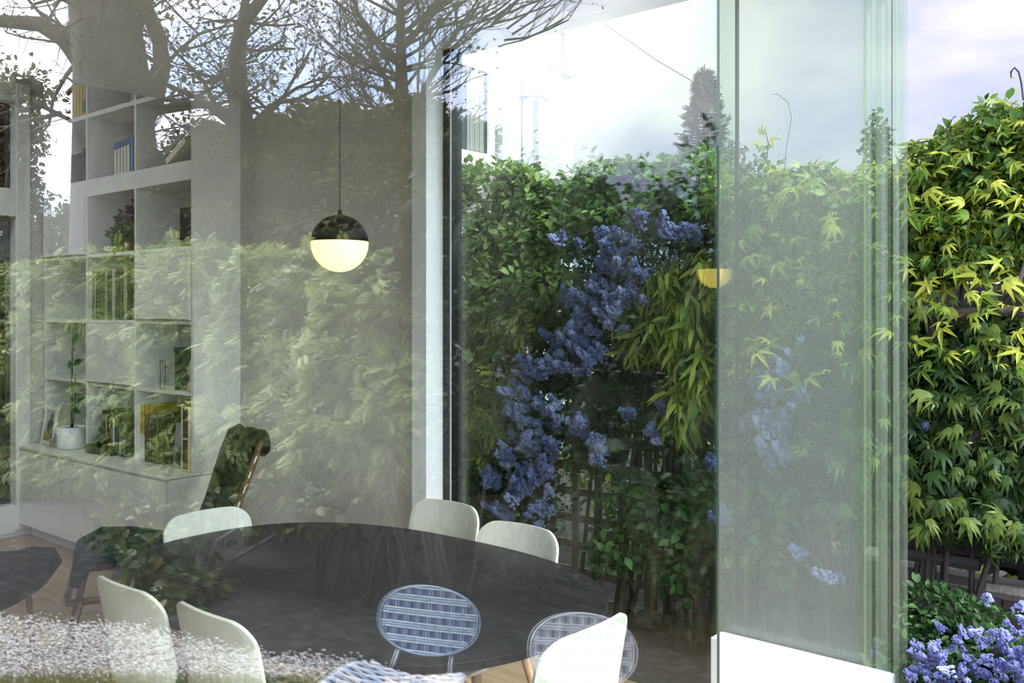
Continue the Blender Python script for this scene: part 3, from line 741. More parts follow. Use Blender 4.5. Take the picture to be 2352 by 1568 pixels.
# seat points to -X, the back leans to +X
sweep([(-.47, .30), (-.44, .385), (-.36, .425), (-.22, .415), (-.05, .375), (.10, .335), (.16, .33)], -.30, .28, .11, MATS['teal_leather'], 'seat_cushion', lc)
sweep([(.10, .33), (.17, .46), (.22, .58), (.262, .72), (.30, .84), (.335, .93), (.365, .965)], -.29, .27, .15, MATS['black_leather'], 'back_cushion', lc)
for yy in (-.315, .30):
    MB().tube([(.10, yy, .22), (.20, yy, .42), (.29, yy, .66), (.375, yy, .90), (.395, yy, .955)], [.020, .020, .019, .017, .012], 8).build('back_rail', MATS['brown_wood'], lc, smooth=True)
    for k in range(7):
        p = Vector((.20, yy, .42)).lerp(Vector((.375, yy, .90)), k/6.5)
        MB().box(p+Vector((0, -.021, 0)), (.007, .006, .035), Matrix.Rotation(.36, 3, 'Y')).build('slot', MATS['steel'], lc)
    MB().tube([(-.50, yy, .235), (-.2, yy, .235), (.12, yy, .225)], .018, 8).build('seat_rail', MATS['brown_wood'], lc, smooth=True)
    MB().tube([(-.44, yy, .24), (-.50, yy, .0)], [.02, .016], 8).build('leg', MATS['brown_wood'], lc, smooth=True)
    MB().tube([(.13, yy, .25), (.26, yy, .0)], [.02, .016], 8).build('leg', MATS['brown_wood'], lc, smooth=True)
MB().tube([(.40, -.28, .915), (.425, 0, .925), (.40, .26, .915)], [.045, .052, .045], 12).build('headrest', MATS['black_leather'], lc, smooth=True)
MB().tube([(-.50, -.315, .24), (-.50, .30, .24)], .018, 8).tube([(.12, -.315, .225), (.12, .30, .225)], .018, 8).build('cross_rail', MATS['brown_wood'], lc)
for a in (-.10, .11): MB().tube([(.445, a, .90), (.435, a, .84)], [.006, .004], 6).build('strap', MATS['brown_wood'], lc)
lc.rotation_euler = (0, 0, math.radians(62))
st = thing('lounge_stool', (-4.50, 1.66, 0), 'black leather lounge seat with dark legs at the left edge', 'stool')
sweep([(-.36, .40), (-.24, .40), (-.08, .39), (.06, .40), (.16, .425), (.215, .455)], -.28, .27, .21, MATS['black_leather'], 'seat_cushion', st)
MB().span((-.28, -.22, .30), (.12, .22, .325)).build('seat_frame', MATS['black_metal'], st)
for sx, sy in ((-.26, -.2), (-.26, .2), (.10, -.2), (.10, .2)): MB().tube([(sx, sy, .40), (sx*1.15, sy*1.12, 0)], [.016, .011], 8).build('leg', MATS['brown_wood'], st)
st.rotation_euler = (0, 0, math.radians(40))

# ------------------------------------------------------------------ woven garden chairs that the front glass mirrors
def woven_chair(loc, rz, label, c_base, c_a, c_b, c_v, bw_, bh_, zc, seat_z):
    t = thing('woven_chair', (loc[0], loc[1], -.02), label, 'garden chair', 'woven garden chairs in the window reflection', rz)
    zc += .02; seat_z += .02
    # faces -Y in its own frame; back pad an oval leaning back
    tilt = Matrix.Rotation(math.radians(-14), 4, 'X')
    def back_pt(x, z, off): return Vector((0, .02, zc))+(tilt @ Vector((x, -.05*(1-(x/bw_*2)**2)*0+.35*x*x-.0-off-.0, z)))
    ov = lambda x: bh_/2*math.sqrt(max(0, 1-abs(2*x/bw_)**2.3))
    # base pad
    nseg = 22; vs = []; fs = []
    for side, off in ((0, .0), (1, -.016)):
        for i in range(nseg+1):
            x = -bw_/2+bw_*i/nseg
            for j in range(7): vs.append(back_pt(x, ov(x)*(-1+2*j/6), off))
    for s_ in (0, 1):
        for i in range(nseg):
            for j in range(6):
                a = s_*(nseg+1)*7+i*7+j; q = (a, a+7, a+8, a+1); fs.append(q if s_ == 0 else q[::-1])
    N = (nseg+1)*7
    for i in range(nseg):
        for j in (0, 6):
            a = i*7+j; q = (a, a+N, a+7+N, a+7); fs.append(q)
    bp = MB().add(vs, fs).build('backrest', c_base, t)
    def hstrap(z, hw, m, off):
        xs = [x for x in np.linspace(-bw_/2, bw_/2, 31) if ov(x) > abs(z)+hw*.3]
        if len(xs) < 3: return
        vs = []; fs = []
        for i, x in enumerate(xs):
            o2 = off+.0018*math.sin(x*2*PI/.05+z*90)
            for dz, oo in ((-hw, 0), (-hw*.6, o2), (hw*.6, o2), (hw, 0)): vs.append(back_pt(x, z+dz, oo))
        for i in range(len(xs)-1):
            for j in range(3): a = i*4+j; fs.append((a, a+4, a+5, a+1))
        MB().add(vs, fs).build('strap', m, bp, smooth=True)
    def vstrap(x, hw, m, off):
        o_ = ov(x)
        if o_ < .02: return
        vs = []; fs = []; k = 17
        for i in range(k):
            z = -o_*.97+2*o_*.97*i/(k-1); o2 = off+.0018*math.sin(z*2*PI/.03+x*90)
            for dx_, oo in ((-hw, 0), (-hw*.5, o2), (hw*.5, o2), (hw, 0)): vs.append(back_pt(x+dx_, z, oo))
        for i in range(k-1):
            for j in range(3): a = i*4+j; fs.append((a, a+1, a+5, a+4))
        MB().add(vs, fs).build('strap', m, bp, smooth=True)
    nr = 5
    for r in range(nr+1):
        z = -bh_/2+bh_*(r+.0)/nr
        hstrap(z, .0050, c_a, .0045); hstrap(z+.0085, .0030, c_b, .005); hstrap(z-.0085, .0030, c_b, .005)
    for c in range(9):
        x = -bw_/2+bw_*(c+.5)/9
        vstrap(x, .0065, c_v, .003); vstrap(x-.0085, .0016, c_b, .0036)
    # rim of the back
    rim = [back_pt(bw_/2*math.cos(a), bh_/2*math.copysign(abs(math.sin(a))**.87, math.sin(a)), .003) for a in [2*PI*i/48 for i in range(49)]]
    MB().tube(rim, .0035, 8, False).build('rim', c_a, t, smooth=True)
    # seat: shallow saddle of cords
    sw, sd_ = bw_*1.16, .40
    def seat_pt(x, y, off): return Vector((x, -.06-y, seat_z+.10*(2*x/sw)**2*.55+.05*(y/sd_-.45)**2+off))
    ors = [(1-abs(2*i/20-1)**3)**.4 for i in range(21)]
    vs = []; fs = []
    for lay in (0, -.014):
        for i in range(21):
            y = sd_*i/20; hw = sw/2*(.35+.65*ors[i])
            for j in range(13): vs.append(seat_pt(-hw+2*hw*j/12, y, lay))
    for s_ in (0, 1):
        for i in range(20):
            for j in range(12):
                a = s_*273+i*13+j; q = (a, a+1, a+14, a+13); fs.append(q if s_ == 0 else q[::-1])
    for i in range(20):
        for j in (0, 12): a = i*13+j; fs.append((a, a+13, a+273+13, a+273))
    se = MB().add(vs, fs).build('seat', c_base, t)
    for i in range(1, 20):
        y = sd_*i/20; hw = sw/2*(.35+.65*ors[i])
        mcol = (c_a, c_b, c_b)[i % 3]
        MB().tube([seat_pt(-hw+2*hw*j/24, y, .004+.004*math.sin(j*1.6+i*PI)) for j in range(25)], .0065, 6).build('cord', mcol, se, smooth=True)
    # wire frame
    for sx in (-1, 1):
        MB().tube([(sx*.09, .03, zc-bh_*.42), (sx*.10, -.0, seat_z+.06), (sx*.11, -.05, seat_z-.012)], .006, 8).build('back_support', MATS['steel'], t, smooth=True)
        MB().tube([(sx*.12, -.08, seat_z-.012), (sx*.19, .03, 0)], .0075, 8).build('leg', MATS['steel'], t, smooth=True)
        MB().tube([(sx*.12, -.38, seat_z-.012), (sx*.19, -.47, 0)], .0075, 8).build('leg', MATS['steel'], t, smooth=True)
        MB().tube([(sx*.12, -.08, seat_z-.012), (sx*.12, -.38, seat_z-.012)], .006, 8).build('seat_rail', MATS['steel'], t)
    return t
p = mir(975, 1428, 3.2)
woven_chair((p.x, p.y), math.radians(-22), 'blue and white woven garden chair mirrored over the black table', MATS['strap_navy'], MATS['strap_blue'], MATS['strap_white'], MATS['strap_sky'], .375, .225, p.z, .375)
p = mir(1335, 1500, 2.9)
woven_chair((p.x, p.y), math.radians(-30), 'white and grey lattice woven garden chair mirrored over the right dining chair', MATS['strap_grey'], MATS['strap_white'], MATS['strap_white'], MATS['strap_white'], .335, .225, p.z, .335)

# ------------------------------------------------------------------ boundary planting seen directly
HYC = 3.95                                          # typical depth of the hedge face
def blobpx(px, py, Y, rx, ry, n, dy=.16):
    """a leaf mass centred on the hedge face; rx, ry in photograph pixels at that depth"""
    c = atY(px, py, Y); z = Y/dirpx(px)[1]
    return (tuple(c), (max(rx*z/F*1.15, .03), dy, max(ry*z/F, .03)), n)
def plant(name, blobs, label, cat, stemmat='bark_dark', group=None):
    c = np.array([b[0] for b in blobs]); t = thing(name, (float(c[:, 0].mean()), float(c[:, 1].max()), -.02), label, cat, group)
    o = t.location; mb = MB()
    for b in blobs[:7]:
        p = Vector(b[0])-o; q = Vector((p.x*.3+R.uniform(-.1, .1), R.uniform(-.05, .05), 0))
        mid = q.lerp(p, .5)+Vector((R.uniform(-.08, .08), .03, .05)); mb.tube([q, mid, p], [.014, .010, .004], 6)
    mb.build('stems', MATS[stemmat], t, smooth=True)
    return t

# broad leaved shrub along the top behind the side glass
bl = [blobpx(1090, 440, 4.1, 70, 60, 420), blobpx(1180, 430, 4.1, 80, 55, 520), blobpx(1270, 480, 4.15, 80, 55, 480), blobpx(1120, 540, 4.05, 90, 70, 560), blobpx(1230, 560, 4.05, 90, 70, 600), blobpx(1060, 620, 4.05, 70, 80, 420),
      blobpx(1320, 520, 4.1, 70, 60, 420), blobpx(1150, 660, 4.0, 90, 60, 460), blobpx(1250, 650, 4.0, 80, 50, 380)]
t = plant('broadleaf_shrub', bl, 'broad leaved green shrub beside the white wall end, below the neighbour\'s window', 'shrub')
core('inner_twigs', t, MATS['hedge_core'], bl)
foliage('foliage', t, MATS['leaf'], [(b[0], b[1], int(b[2]*1.6)) for b in bl], L_OVAL, (.035, .068), [(.16, .27, .06), (.26, .38, .10), (.10, .19, .05), (.34, .42, .14)], .05, .7)
bl = [blobpx(1400, 430, 4.15, 80, 60, 520), blobpx(1480, 420, 4.15, 70, 55, 480), blobpx(1440, 500, 4.1, 90, 45, 420), blobpx(1600, 420, 4.1, 55, 75, 520), blobpx(1620, 500, 4.05, 45, 60, 380), blobpx(1560, 470, 4.15, 60, 60, 350), blobpx(1340, 440, 4.2, 55, 45, 240)]
t = plant('green_shrub', bl, 'bright green shrub above the blue flowers under the spruce top', 'shrub')
core('inner_twigs', t, MATS['hedge_core'], bl)
foliage('foliage', t, MATS['leaf'], [(b[0], b[1], int(b[2]*1.5)) for b in bl], L_OVAL, (.032, .062), [(.10, .24, .04), (.18, .34, .07), (.06, .15, .03), (.24, .40, .10)], .05, .7)
# feathery olive climber at left of the blue flowers
bl = [blobpx(1100, 720, 4.0, 90, 60, 460), blobpx(1180, 740, 4.0, 80, 60, 460), blobpx(1080, 820, 4.0, 80, 70, 460), blobpx(1140, 850, 4.0, 70, 60, 360), blobpx(1060, 930, 4.0, 70, 80, 460), blobpx(1130, 960, 4.0, 70, 60, 380), blobpx(1080, 1040, 4.0, 80, 60, 360), blobpx(1060, 1140, 4.05, 70, 70, 300)]
t = plant('feathery_climber', bl, 'feathery olive green climber left of the blue flowers', 'climber')
core('inner_twigs', t, MATS['hedge_core'], bl, .5)
foliage('foliage', t, MATS['leaf'], bl, L_PINN, (.06, .11), [(.20, .24, .05), (.13, .19, .045), (.34, .36, .06), (.07, .12, .03)], .3, .7)
# ceanothus with clusters of blue flowers
cb = [(1480,512,32,22,6),(1550,528,48,20,9),(1590,545,20,14,3),(1405,568,34,36,15),(1400,610,26,22,7),(1455,560,18,20,4),(1330,700,44,26,11),(1440,695,44,26,11),(1385,735,58,36,20),(1300,785,48,36,17),(1365,800,36,36,11),(1235,848,48,24,13),
      (1325,848,28,20,6),(1190,918,24,28,7),(1262,930,30,22,7),(1213,1000,36,36,11),(1285,975,18,12,3),(1252,1040,38,36,12),(1165,1058,22,26,7),(1130,1108,18,20,7),(1203,1120,38,46,17),(1255,1105,22,40,8),(1172,1172,36,26,9),(1240,1185,28,26,7),
      (1375,1032,16,40,8),(1340,980,16,28,5),(1500,1005,14,24,5),(1532,955,12,10,2),(1452,950,14,14,3),(1578,998,8,10,1),(1385,660,28,24,6),(1470,630,30,30,6),(1300,560,16,10,2),(1340,565,12,8,1),(1200,960,20,12,3)]
bl = [blobpx(x_, y_, 4.02, rx+34, ry+30, 46+int((rx+ry)*2.4), .12) for x_, y_, rx, ry, k in cb]+[blobpx(1400, 900, 4.05, 110, 90, 800), blobpx(1480, 820, 4.08, 100, 90, 700), blobpx(1350, 1000, 4.06, 90, 60, 420), blobpx(1290, 860, 4.1, 110, 80, 700), blobpx(1330, 760, 4.1, 120, 80, 700), blobpx(1420, 640, 4.1, 110, 80, 600), blobpx(1210, 1010, 4.1, 90, 90, 600), blobpx(1190, 1120, 4.1, 80, 70, 420), blobpx(1440, 740, 4.1, 100, 80, 500)]
t = plant('ceanothus', bl, 'tall dark leaved shrub carrying a diagonal mass of blue flower clusters', 'shrub')
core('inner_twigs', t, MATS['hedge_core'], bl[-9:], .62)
foliage('foliage', t, MATS['leaf'], bl, L_OVAL, (.022, .045), [(.025, .075, .022), (.05, .12, .03), (.02, .05, .018), (.09, .17, .05)], .1, .8)
def puff(seed):
    r = random.Random(seed); mb = MB()
    for k in range(46):
        u = r.random(); a = r.uniform(0, 2*PI); rad = (1-u*.75)*.38*math.sqrt(r.uniform(.35, 1)); p = Vector((rad*math.cos(a), rad*math.sin(a), u*1.0-.15)); s_ = r.uniform(.09, .15)
        mb.add([p+Vector(q)*s_ for q in oct_v], [tuple(int(i) for i in f) for f in oct_f])
    return mb.mesh('flower_cluster', MATS['flower'])
puffs = [puff(k) for k in range(5)]
def flower_at(t, P, s, nm='flower_cluster'):
    o = obj(nm, R.choice(puffs), t, loc=Vector(P)-t.location)
    o.scale = (s, s, s*R.uniform(.95, 1.3)); o.rotation_euler = (R.uniform(.5, 1.5), R.uniform(-.5, .5), R.uniform(-.9, .9))
for x_, y_, rx, ry, k in cb:
    for _ in range(k):
        a = R.uniform(0, 2*PI); q = math.sqrt(R.random())
        P = atY(x_+rx*q*math.cos(a), y_+ry*q*math.sin(a), R.uniform(3.83, 3.93)); flower_at(t, P, R.uniform(.062, .095))
# second ceanothus behind the hazy glass
cb2 = [(1790,858,34,16,6),(1765,900,24,18,5),(1825,925,26,16,5),(1780,975,44,30,12),(1825,985,22,16,4),(1722,985,24,16,4),(1782,1048,30,20,7),(1930,1068,18,12,3),(2022,1036,22,9,3),(1840,815,22,10,2),(2112,980,10,6,2),(1915,1330,14,10,2),(1845,1270,14,12,2),(1655,1185,16,14,3),(1640,1060,10,12,2)]
bl = [blobpx(1780, 980, 4.05, 110, 90, 700), blobpx(1720, 1100, 4.05, 100, 90, 700), blobpx(1820, 1120, 4.05, 100, 100, 700), blobpx(1700, 1220, 4.05, 90, 80, 560), blobpx(1800, 1250, 4.08, 90, 70, 420), blobpx(1640, 1130, 4.05, 70, 90, 520), blobpx(1560, 1180, 4.05, 80, 80, 560), blobpx(1480, 1150, 4.08, 80, 70, 420), blobpx(1420, 1260, 4.05, 60, 50, 260), blobpx(1560, 1300, 4.05, 70, 60, 320), blobpx(1950, 1150, 4.05, 80, 70, 340)]
t = plant('ceanothus', bl, 'leafy shrub with pale blue flower clusters behind the hazy glass', 'shrub')
core('inner_twigs', t, MATS['hedge_core'], bl[:3], .55)
foliage('foliage', t, MATS['leaf'], bl, L_OVAL, (.04, .075), [(.05, .15, .035), (.09, .22, .06), (.03, .09, .025), (.16, .30, .10)], .15, .8)
for x_, y_, rx, ry, k in cb2:
    for _ in range(k):
        a = R.uniform(0, 2*PI); q = math.sqrt(R.random())
        flower_at(t, atY(x_+rx*q*math.cos(a), y_+ry*q*math.sin(a), R.uniform(3.80, 3.88)), R.uniform(.07, .10))
# yellow-green weeping climber between
bl = [blobpx(1600, 700, 3.98, 50, 70, 420), blobpx(1570, 760, 3.98, 40, 60, 260), blobpx(1620, 850, 3.95, 40, 80, 380), blobpx(1580, 920, 3.95, 40, 60, 260), blobpx(1640, 620, 3.98, 40, 60, 300), blobpx(1500, 760, 4.0, 70, 60, 260), blobpx(1550, 650, 4.0, 60, 50, 260)]
t = plant('weeping_climber', bl, 'weeping yellow green climber around the mirrored lamp', 'climber')
core('inner_twigs', t, MATS['hedge_core'], bl, .5)
foliage('foliage', t, MATS['leaf'], bl, L_NARROW, (.08, .15), [(.24, .34, .04), (.36, .42, .06), (.13, .22, .03), (.42, .44, .10)], .9, .5)

# lime creeper with large lobed leaves at the right
bl = []
for (x_, y_, rx, ry, k) in [(1700,500,70,90,420),(1780,470,80,80,520),(1870,460,90,80,560),(1960,480,90,70,520),(2060,470,80,70,420),(2150,430,80,90,560),(2240,380,80,100,620),(2330,340,90,110,680),(2420,420,90,160,420),
                            (1750,600,90,80,520),(1860,580,100,90,620),(1970,600,100,90,560),(2080,590,90,90,520),(2190,560,90,90,560),(2300,540,90,100,560),(1720,720,80,90,460),(1820,720,90,80,420),(1930,690,90,70,360),(1700,840,70,90,380)]:
    bl.append(blobpx(x_, y_, 3.98 if x_ < 2080 else 3.9, rx, ry, k))
t = plant('lime_creeper', bl, 'lime green creeper with lobed leaves covering the top of the right hedge', 'climber')
core('inner_twigs', t, MATS['hedge_core'], bl, .55)
foliage('foliage', t, MATS['leaf'], bl, L_PALM, (.03, .07), [(.20, .32, .04), (.40, .48, .07), (.10, .19, .03), (.52, .54, .10), (.14, .26, .05)], .4, .8)
foliage('small_leaves', t, MATS['leaf'], [(b[0], (b[1][0], .2, b[1][2]), int(b[2]*.8)) for b in bl], L_OVAL, (.025, .06), [(.06, .14, .03), (.10, .2, .04), (.2, .3, .05), (.04, .09, .025)], .2, .9)
lm = [MB().add([tuple(v) for v in (L_PALM[0]*np.array((1, 1, z_)))], [tuple(int(i) for i in f) for f in L_PALM[1]]).mesh('leaf', MATS['lime_leaf']) for z_ in (1, 1.6, .6)]+[MB().add([tuple(v) for v in L_LONG[0]], [tuple(int(i) for i in f) for f in L_LONG[1]]).mesh('leaf', MATS['lime_leaf'])]*2
def big_leaf(t, P, s, me, tip=(0, -.55, -.8)):
    o = obj('leaf', me, t, loc=Vector(P)-t.location)
    d = (Vector(tip)+Vector((R.uniform(-.6, .6), R.uniform(-.3, .2), R.uniform(-.3, .5)))).normalized()
    nn = Vector((R.uniform(-.4, .4), -.8, .7)); z = (nn-d*nn.dot(d)).normalized(); x = d.cross(z)
    o.rotation_euler = Matrix((x, d, z)).transposed().to_euler(); o.scale = (s, s, s)
for _ in range(290):
    px = R.uniform(1660, 2352); top = 400 if px < 2050 else 400-(px-2050)*.5
    if R.random() < .35: px, top = R.uniform(2080, 2352), 330
    P = atY(px, R.uniform(top, 860 if px > 1900 else 900), R.uniform(3.64, 3.90)); big_leaf(t, P, R.uniform(.035, .09), R.choice(lm), (R.uniform(-.9, .9), -.5, R.uniform(-.9, .1)))
# hanging long leaves, lower right; their darker greens paint in the shade
bl = []
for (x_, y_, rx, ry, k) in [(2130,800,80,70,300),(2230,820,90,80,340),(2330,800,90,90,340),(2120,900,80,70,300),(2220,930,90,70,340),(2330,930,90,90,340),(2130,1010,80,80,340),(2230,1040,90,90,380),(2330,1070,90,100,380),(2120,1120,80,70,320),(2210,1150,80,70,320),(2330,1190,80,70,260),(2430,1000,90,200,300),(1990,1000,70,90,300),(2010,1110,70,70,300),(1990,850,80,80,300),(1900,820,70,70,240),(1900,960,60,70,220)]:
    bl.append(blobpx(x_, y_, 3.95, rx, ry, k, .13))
t = plant('hanging_climber', bl, 'climber with long hanging leaves, shade painted into their dark greens, in the right hedge', 'climber')
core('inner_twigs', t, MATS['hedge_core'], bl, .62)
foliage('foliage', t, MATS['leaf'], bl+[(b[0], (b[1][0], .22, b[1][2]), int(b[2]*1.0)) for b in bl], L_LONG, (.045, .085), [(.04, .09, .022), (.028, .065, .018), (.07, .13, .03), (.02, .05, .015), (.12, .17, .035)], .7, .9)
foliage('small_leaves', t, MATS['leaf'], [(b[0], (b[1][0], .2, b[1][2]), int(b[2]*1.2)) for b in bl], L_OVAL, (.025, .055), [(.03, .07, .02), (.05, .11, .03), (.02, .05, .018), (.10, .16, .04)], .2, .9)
tm = [MB().add([tuple(v) for v in (L_LONG[0]*np.array((q_, 1, z_)))], [tuple(int(i) for i in f) for f in L_LONG[1]]).mesh('leaf', MATS['shaded_leaf']) for z_, q_ in ((.6, 1), (1.2, .8), (1, .6))]
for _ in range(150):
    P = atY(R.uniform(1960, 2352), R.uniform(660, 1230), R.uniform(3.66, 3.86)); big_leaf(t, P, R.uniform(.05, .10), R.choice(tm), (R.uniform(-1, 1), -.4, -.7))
# pruned branches
br = thing('pruned_branch', atY(2150, 760, 3.86), 'thick pruned branch forking across the right hedge', 'branch')
def brpx(pts, r, nm='limb', m='bark_dark', Y=3.80): 
    MB().tube([atY(a, b, Y)-br.location for a, b in pts], r, 8).build(nm, MATS[m], br, smooth=True)
brpx([(2085, 690), (2130, 725), (2150, 800), (2145, 900), (2160, 1250)], [.018, .024, .026, .024, .02], Y=3.84)
brpx([(2140, 730), (2210, 720), (2290, 712), (2360, 718)], [.022, .022, .018, .016])
brpx([(2300, 705), (2340, 650), (2356, 600)], [.012, .010, .007])
brpx([(2262, 700), (2288, 655)], [.012, .010])
brpx([(2212, 1030), (2250, 990), (2300, 972), (2360, 985)], [.014, .016, .018, .018])
brpx([(2080, 1085), (2180, 1075), (2240, 1088)], [.004, .006, .004])
for a, b in ((2288, 652), (2240, 968), (2258, 1008), (2228, 1018), (2205, 1040), (2350, 716)):
    MB().lathe([(0, 0), (.009, .0), (.009, .006), (0, .006)], 10).build('cut_end', MATS['cut_wood'], br).location = atY(a, b, 3.775)-br.location
# small leaved shrub and low blue flowers at the bottom right
bl = [blobpx(2150, 1390, 3.75, 70, 50, 420), blobpx(2220, 1420, 3.75, 70, 50, 420), blobpx(2120, 1440, 3.7, 60, 50, 320), blobpx(2260, 1480, 3.7, 60, 50, 300)]
t = plant('evergreen_shrub', bl, 'small glossy leaved evergreen shrub above the low blue flowers', 'shrub')
core('inner_twigs', t, MATS['hedge_core'], bl)
foliage('foliage', t, MATS['leaf'], bl, L_OVAL, (.022, .042), [(.03, .09, .022), (.06, .15, .035), (.10, .21, .06), (.02, .055, .016)], -.2, .7)
bl = [blobpx(2120, 1540, 3.5, 90, 70, 420), blobpx(2220, 1560, 3.5, 90, 60, 420), blobpx(2320, 1540, 3.5, 80, 90, 420), blobpx(2040, 1570, 3.62, 60, 60, 300), blobpx(2180, 1680, 3.4, 150, 90, 500), blobpx(2400, 1620, 3.4, 100, 90, 300)]
t = plant('low_ceanothus', bl, 'low shrub thick with blue flower clusters in the bottom right corner', 'shrub')
core('inner_twigs', t, MATS['hedge_core'], bl)
foliage('foliage', t, MATS['leaf'], bl, L_OVAL, (.025, .05), [(.04, .11, .03), (.07, .17, .04), (.11, .22, .06), (.025, .07, .02)], -.1, .7)
for _ in range(120):
    px = R.uniform(2000, 2370); py = 1568-abs(R.gauss(0, 1))*70 if px > 2080 else R.uniform(1470, 1580)
    flower_at(t, atY(px, py, R.uniform(3.22, 3.40) if px > 2090 else R.uniform(3.60, 3.66)), R.uniform(.032, .056))
# sprigs above the hedge
def sprig(pts, Y, label, leaves, r=.004):
    t = thing('sprig', atY(pts[0][0], pts[0][1], Y), label, 'twig')
    MB().tube([atY(a, b, Y)-t.location for a, b in pts], [r]*(len(pts)-1)+[r*.4], 6).build('stem', MATS['bark_dark'], t, smooth=True)
    for a, b, s_ in leaves: big_leaf(t, atY(a, b, Y), s_, R.choice(lm), (R.uniform(-1, 1), -.2, R.uniform(-1, .6)))
sprig([(1775, 420), (1760, 370), (1765, 330), (1758, 300)], 3.92, 'leafy sprig rising above the creeper behind the hazy glass', [(1750, 310, .05), (1770, 320, .06), (1762, 340, .055), (1775, 335, .05), (1750, 330, .05)])
sprig([(1800, 420), (1806, 340), (1818, 270), (1810, 235), (1785, 215), (1770, 218)], 3.95, 'thin bare arching shoot above the hazy glass', [], .0016)
sprig([(2360, 330), (2352, 240), (2346, 190), (2340, 165), (2330, 155), (2322, 165), (2322, 180)], 3.85, 'dark curling tendril at the right edge of the sky', [(2340, 210, .02), (2322, 178, .018)], .0035)
for (a, b, s_, lab) in ((2150, 320, .08, 'arching leafy shoot left of the tall right hedge'), (2040, 372, .075, 'leafy shoot overhanging the dip in the hedge top')):
    sprig([(a+70, b+70), (a+30, b+25), (a-10, b+2), (a-60, b+12)], 3.9, lab, [(a-50+k*22, b+10+R.uniform(-6, 10), s_) for k in range(5)])

# dark hedge that carries the boundary on beyond the right edge; the front glass mirrors it
bl = [((-.45+.42*k+R.uniform(-.08, .08), 4.12+R.uniform(-.05, .05), z_), (.34, .24, .40), 620) for k in range(7) for z_ in (.35, 1.0, 1.62, 2.05+.14*math.sin(k*2.1))]
t = plant('yew_hedge', bl, 'dark evergreen hedge right of the view, faintly mirrored across the side glass', 'hedge')
core('inner_twigs', t, MATS['hedge_core'], bl, .7)
foliage('foliage', t, MATS['leaf'], bl, L_OVAL, (.035, .065), [(.022, .042, .018), (.035, .06, .022), (.05, .075, .03)], .1, .8)

# ------------------------------------------------------------------ beyond the hedge
# neighbour's house
HX = -6.5
hs = thing('house', (HX-2, 7.0, 0), 'white rendered neighbouring house with a curtained window beyond the hedge', 'house')
OH = hs.location
rel(MB().span((HX-4, 4.9, 0), (HX, 8.79, 7.2)), OH).build('wall', MATS['house_wall'], hs)
rel(MB().prism([(0, 0), (1, 0), (1, 1), (0, 1)], 0, 1), Vector((0, 0, 0)))
rel(MB().add([(HX-4.3, 4.7, 7.2), (HX+.3, 4.7, 7.2), (HX+.3, 9.0, 7.2), (HX-4.3, 9.0, 7.2), (HX-2, 4.7, 8.8), (HX-2, 9.0, 8.8)], [(0, 3, 2, 1), (0, 1, 4), (1, 2, 5, 4), (2, 3, 5), (3, 0, 4, 5)]), OH).build('roof', MATS['house_roof'], hs)
def hwin(y0, y1, z0, z1, curt):
    f = MB()
    f.span((HX, y0-.08, z0-.08), (HX+.04, y1+.08, z0)); f.span((HX, y0-.08, z1), (HX+.04, y1+.08, z1+.08)); f.span((HX, y0-.08, z0), (HX+.04, y0, z1)); f.span((HX, y1, z0), (HX+.04, y1+.08, z1))
    w_ = rel(f, OH).build('window', MATS['reveal_white'], hs)
    rel(MB().span((HX+.002, y0, z0), (HX+.008, y1, z1)), OH).build('pane', MATS['house_glass'], w_)
    rel(MB().span((HX, y0-.15, z0-.16), (HX+.12, y1+.15, z0-.08)), OH).build('window_sill', MATS['reveal_white'], w_)
    if curt:
        m = MB()
        for k in range(7): m.tube([(HX+.012, curt[0]+(curt[1]-curt[0])*k/6, z0+.01), (HX+.012, curt[0]+(curt[1]-curt[0])*k/6, z1-.01)], .016+.008*(k % 2), 8)
        rel(m, OH).build('curtain', MATS['curtain'], w_)
hwin(6.35, 7.28, 3.25, 4.10, (6.98, 7.20)); hwin(8.36, 8.62, 4.50, 4.82, None); hwin(5.3, 6.0, 3.25, 4.10, (5.35, 5.5))
rel(MB().span((HX, 7.42, 0), (HX+.10, 7.72, 7.1)), OH).build('pilaster', MATS['house_wall'], hs)
rel(MB().tube([(HX+.07, 7.82, 0), (HX+.07, 7.82, 7.0)], .045, 12).tube([(HX+.0, 7.66, 3.92), (HX+.12, 7.70, 3.93), (HX+.14, 8.0, 3.98), (HX+.14, 8.15, 3.95)], .018, 8), OH).build('downpipe', MATS['house_wall'], hs, smooth=True)
rel(MB().span((HX, 8.05, 0), (HX+.08, 8.45, 7.1)), OH).build('pilaster', MATS['house_wall'], hs)
# overhead wire from the house
wr = thing('overhead_wire', atY(1310, -10, 9.0), 'thin overhead cable slanting across the sky to the spruce', 'wire')
a_, b_ = atY(1300, -8, 9.0), atY(1618, 203, 18.2)
MB().tube([a_-a_, (b_-a_)*.5+Vector((0, 0, -.06)), b_-a_], [.008, .009, .010], 6).build('cable', MATS['bark_dark'], wr); wr.location = a_
MB().tube([b_-a_+Vector((.05, .05, -b_.z)), b_-a_+Vector((.05, .05, 0))], .05, 8).build('pole', MATS['bark_dark'], wr)
